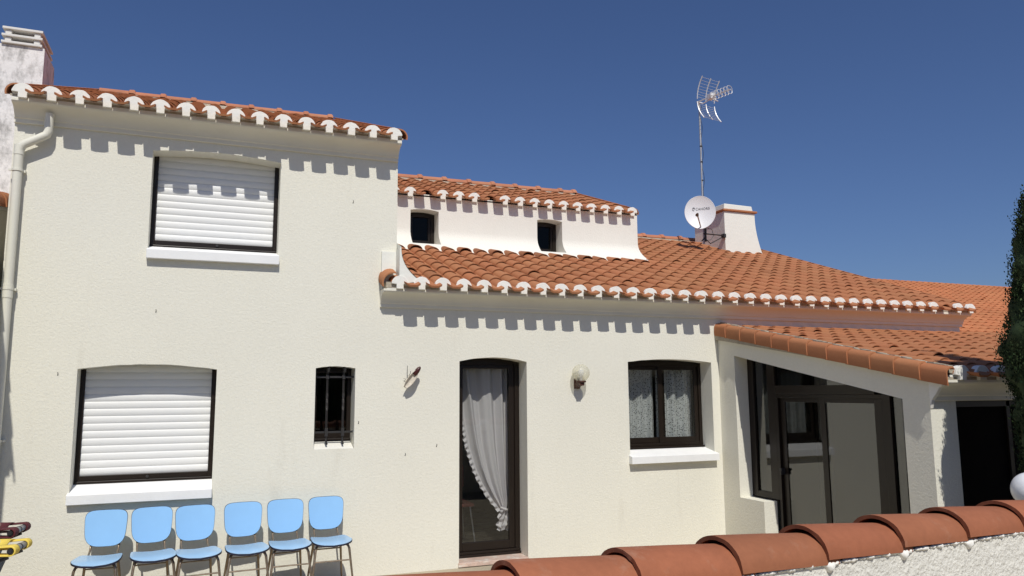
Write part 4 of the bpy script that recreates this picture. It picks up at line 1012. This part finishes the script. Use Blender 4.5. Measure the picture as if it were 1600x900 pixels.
# ------------------------------------------------------------------ far house with orange roof
FH = empty('distant_house', (18, 5, 0), 'house with a bright orange tiled roof beyond the right end of the low roof', 'house')
cf = [12.2 + .235 * i for i in range(60)]
o = roof(cf, 1.9, 2.56, .33, 26, .30, .235, 'roof_tiles', M['tile_far'], seg=5, parent=FH, hw=.075, hh=.045, lift=.014); o.location = (-18, -5, 0)
b = MB(); b.extr([(1.9, 2.545), (9.0, 4.885), (16, 2.6), (16, 2.4), (1.9, 2.5)], 12.1, 26.2, (1, 2)); o = b.build('roof_bed', M['tile_far'], FH); o.location = (-18, -5, 0)
b = MB(); b.box((12.5, 2.3, 0), (25.8, 15.5, 2.5)); o = b.build('wall', M['stucco_white'], FH); o.location = (-18, -5, 0)
ridge(12.1, 26.2, 9.0, 4.90, parent=FH, m=M['tile_far'], r=.10, mort=False); FH.children[-1].location = (-18, -5, 0)

# ------------------------------------------------------------------ garden wall with coping
GW = empty('garden_wall', (1.658, -5.634, -.021), 'low roughcast garden wall capped with big terracotta coping tiles in the foreground', 'wall', rz=math.atan(.118))
b = MB(); b.box((-4.2, .008, 0), (9.0, .215, 1.200)); b.build('wall', M['rough_wall'], GW)
xs = [-4.0 + .4085 * i for i in range(33)]; base = 0
nmin = min(range(len(xs)), key=lambda i: abs(xs[i])); shift = -xs[nmin]
for x in xs:
    x += shift + rnd.uniform(-.008, .008); b = MB(); tn = tones(.09); n = 18; vs = []
    L_ = .475; zoff = rnd.uniform(-.003, .003); tw = rnd.uniform(-.006, .006)
    secs = ((0, .124, .016), (.02, .124, .016), (L_ * .5, .118, .006), (L_, .110, -.006))
    for s, rad, dz in secs:
        for th in (0, .017):
            for k in range(n + 1):
                t = math.pi * (k / n); 
                vs.append((x + s + (rnd.uniform(-.0018, .0018) if s < .01 else 0), .112 + tw * (s / L_ - .5) - (rad - th) * math.cos(t) , 1.207 + zoff + dz * .9 + (rad - th) * .82 * math.sin(t) ** .92))
    N = n + 1; fs = []
    for i in range(len(secs) - 1):
        for k in range(n):
            a0, a1 = i * 2 * N, (i + 1) * 2 * N
            fs.append((a0 + k, a0 + k + 1, a1 + k + 1, a1 + k)); fs.append((a0 + N + k, a1 + N + k, a1 + N + k + 1, a0 + N + k + 1))
    for k in range(n): fs.append((k, N + k, N + k + 1, k + 1))
    e0 = (len(secs) - 1) * 2 * N
    for k in range(n): fs.append((e0 + k, e0 + k + 1, e0 + N + k + 1, e0 + N + k))
    b.add(vs, fs, tn)
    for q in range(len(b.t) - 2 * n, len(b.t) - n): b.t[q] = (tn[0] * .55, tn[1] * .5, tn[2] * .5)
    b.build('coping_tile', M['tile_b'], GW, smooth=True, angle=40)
b = MB(); r2 = random.Random(3)
def bead(u, v):
    x = -4.1 + 13.0 * u; j = min(abs(x - (q + shift) - .015) for q in xs); k = math.exp(-(j / .022) ** 2)
    n1 = .0025 * math.sin(x * 61) + .002 * math.sin(x * 137 + 1) + .0015 * math.sin(x * 291) + r2.uniform(-.0008, .0008)
    hgt = .0065 + .011 * k + n1; a_ = math.pi * v
    return (x, .010 - (.010 + .010 * k + n1) * math.sin(a_), 1.2065 - .012 * k + hgt * math.cos(a_) - .001)
b.grid(bead, 2600, 6)
b.build('mortar', M['mortar_w'], GW, smooth=True, weld=False)
b = MB(); b.box((-4.15, .02, 1.199), (8.95, .21, 1.235)); b.build('bedding', M['mortar'], GW)

# ------------------------------------------------------------------ globe garden lamp
gl = empty('garden_lamp', (4.535, -4.6, 0), 'white globe garden lamp behind the coping at the right edge', 'lamp')
b = MB(); b.tube([(0, 0, 0), (0, 0, 1.09)], .03, 14); b.lathe([(.03, 1.05), (.055, 1.07), (.06, 1.10), (.0, 1.102)], (0, 0, 0), 20); b.build('post', M['black'], gl, smooth=True)
b = MB(); sphere(b, (0, 0, 1.20), .102, zlo=-.9); b.build('globe', mat('opal_globe', (.78, .79, .80), .15), gl, smooth=True, angle=180)

# ------------------------------------------------------------------ cypress
ct = empty('cypress_tree', (6.25, -3.88, 0), 'tall narrow dark green cypress at the right edge in front of the dark doorway', 'tree')
b = MB(); b.tube([(0, 0, 0), (-.03, .0, 1.2), (-.10, .02, 2.4), (-.16, .02, 3.3)], [.09, .07, .04, .01], 10); b.tube([(0, 0, .5), (.14, -.02, 1.6), (.24, -.03, 3.0), (.27, -.03, 4.0)], [.06, .05, .03, .008], 8)
b.build('trunk', M['bark'], ct, smooth=True)
def rad_at(tab, z): return max(0, lerp_tab(tab, z)) if tab[0][0] <= z <= tab[-1][0] else 0
TA = [(.15, .26), (.8, .33), (1.27, .36), (1.73, .385), (2.1, .45), (2.4, .35), (2.8, .30), (3.05, .26), (3.25, .20), (3.38, .11), (3.44, .0)]
TB = [(.15, .3), (1.2, .40), (2.0, .44), (2.8, .36), (3.4, .26), (4.0, .17), (4.55, .0)]
lf = MB(); r3 = random.Random(11)
clumps = []
for (cx, cy, tab, nb, lean) in ((-.165, .03, TA, 3200, .0), (.22, -.05, TB, 1500, .0)):
    z0_, z1_ = tab[0][0], tab[-1][0]
    i = 0
    while i < nb:
        z = r3.uniform(z0_, z1_); R0 = rad_at(tab, z)
        if r3.random() > (R0 / .45) * .9 + .12: continue
        i += 1; a_ = r3.uniform(0, 2 * math.pi); q = r3.uniform(.45, 1.0) ** .5 * max(.02, R0 - .025) * r3.uniform(.90, 1.03)
        tn = r3.choice((.6, .8, 1.0, 1.0, 1.3, 2.0)) * (1.25 if math.sin(z * 9 + a_ * 3) > .4 else .9); clumps.append((cx + q * math.cos(a_), cy + q * math.sin(a_), z, a_, tn, R0))
for (x, y, z, a_, tn, R0) in clumps:
    out = Vector((math.cos(a_) * .35, math.sin(a_) * .35, 1)).normalized(); sz = r3.uniform(.035, .07)
    for k in range(34):
        d = Vector((r3.gauss(0, .38), r3.gauss(0, .38), r3.uniform(-.2, 1.0))); d = (out * .8 + d).normalized()
        p = Vector((x, y, z)) + Vector((max(-.035, min(.035, r3.gauss(0, sz * .36))), max(-.035, min(.035, r3.gauss(0, sz * .36))), r3.gauss(0, sz * .7)))
        l_ = r3.uniform(.012, .026); wv = d.cross(Vector((r3.uniform(-1, 1), r3.uniform(-1, 1), r3.uniform(-1, 1)))).normalized() * l_ * .30
        k2 = tn * r3.uniform(.8, 1.2); t3 = (k2 * r3.uniform(.85, 1.15), k2, k2 * .9)
        m_ = p + d * l_ * .5
        lf.add([p, m_ + wv, p + d * l_, m_ - wv], [(0, 1, 2, 3)], t3)
lf.build('crown', M['cypress'], ct, weld=False)
inner = MB()
for cx, cy, tab in ((-.165, .03, TA), (.22, -.05, TB)):
    
    def infl(u, v, cx=cx, cy=cy, tab=tab):
        z = tab[0][0] + (tab[-1][0] - tab[0][0]) * v; a_ = 2 * math.pi * u; rr_ = max(0, rad_at(tab, z) - .040) * (.93 + .07 * math.sin(a_ * 5 + z * 14) + .05 * math.sin(a_ * 3 - z * 23))
        return (cx + rr_ * math.cos(a_), cy + rr_ * math.sin(a_), z)
    inner.grid(infl, 40, 90)
inner.build('inner_foliage', M['cypress'], ct, smooth=True)

# ------------------------------------------------------------------ unseen foliage row added behind the camera for reflections in the glass
hd_ = MB(); r4 = random.Random(5)
def hf(u, v):
    return (-9 + 26 * u, -15 + .35 * math.sin(u * 60) * .5 + r4.uniform(-.12, .12), 3.0 * v + (r4.uniform(-.15, .15) if v > 0 else 0))
hd_.grid(hf, 130, 14); hd_.grid(lambda u, v: (-9 + 26 * u, -15 - 1.0 * v, 3.0 + r4.uniform(-.1, .1)), 130, 3)
tag(hd_.build('added_hedge', M['added_hedge'], smooth=False, weld=False), 'unseen dark green foliage row added to darken the glass reflections', 'added_hedge')
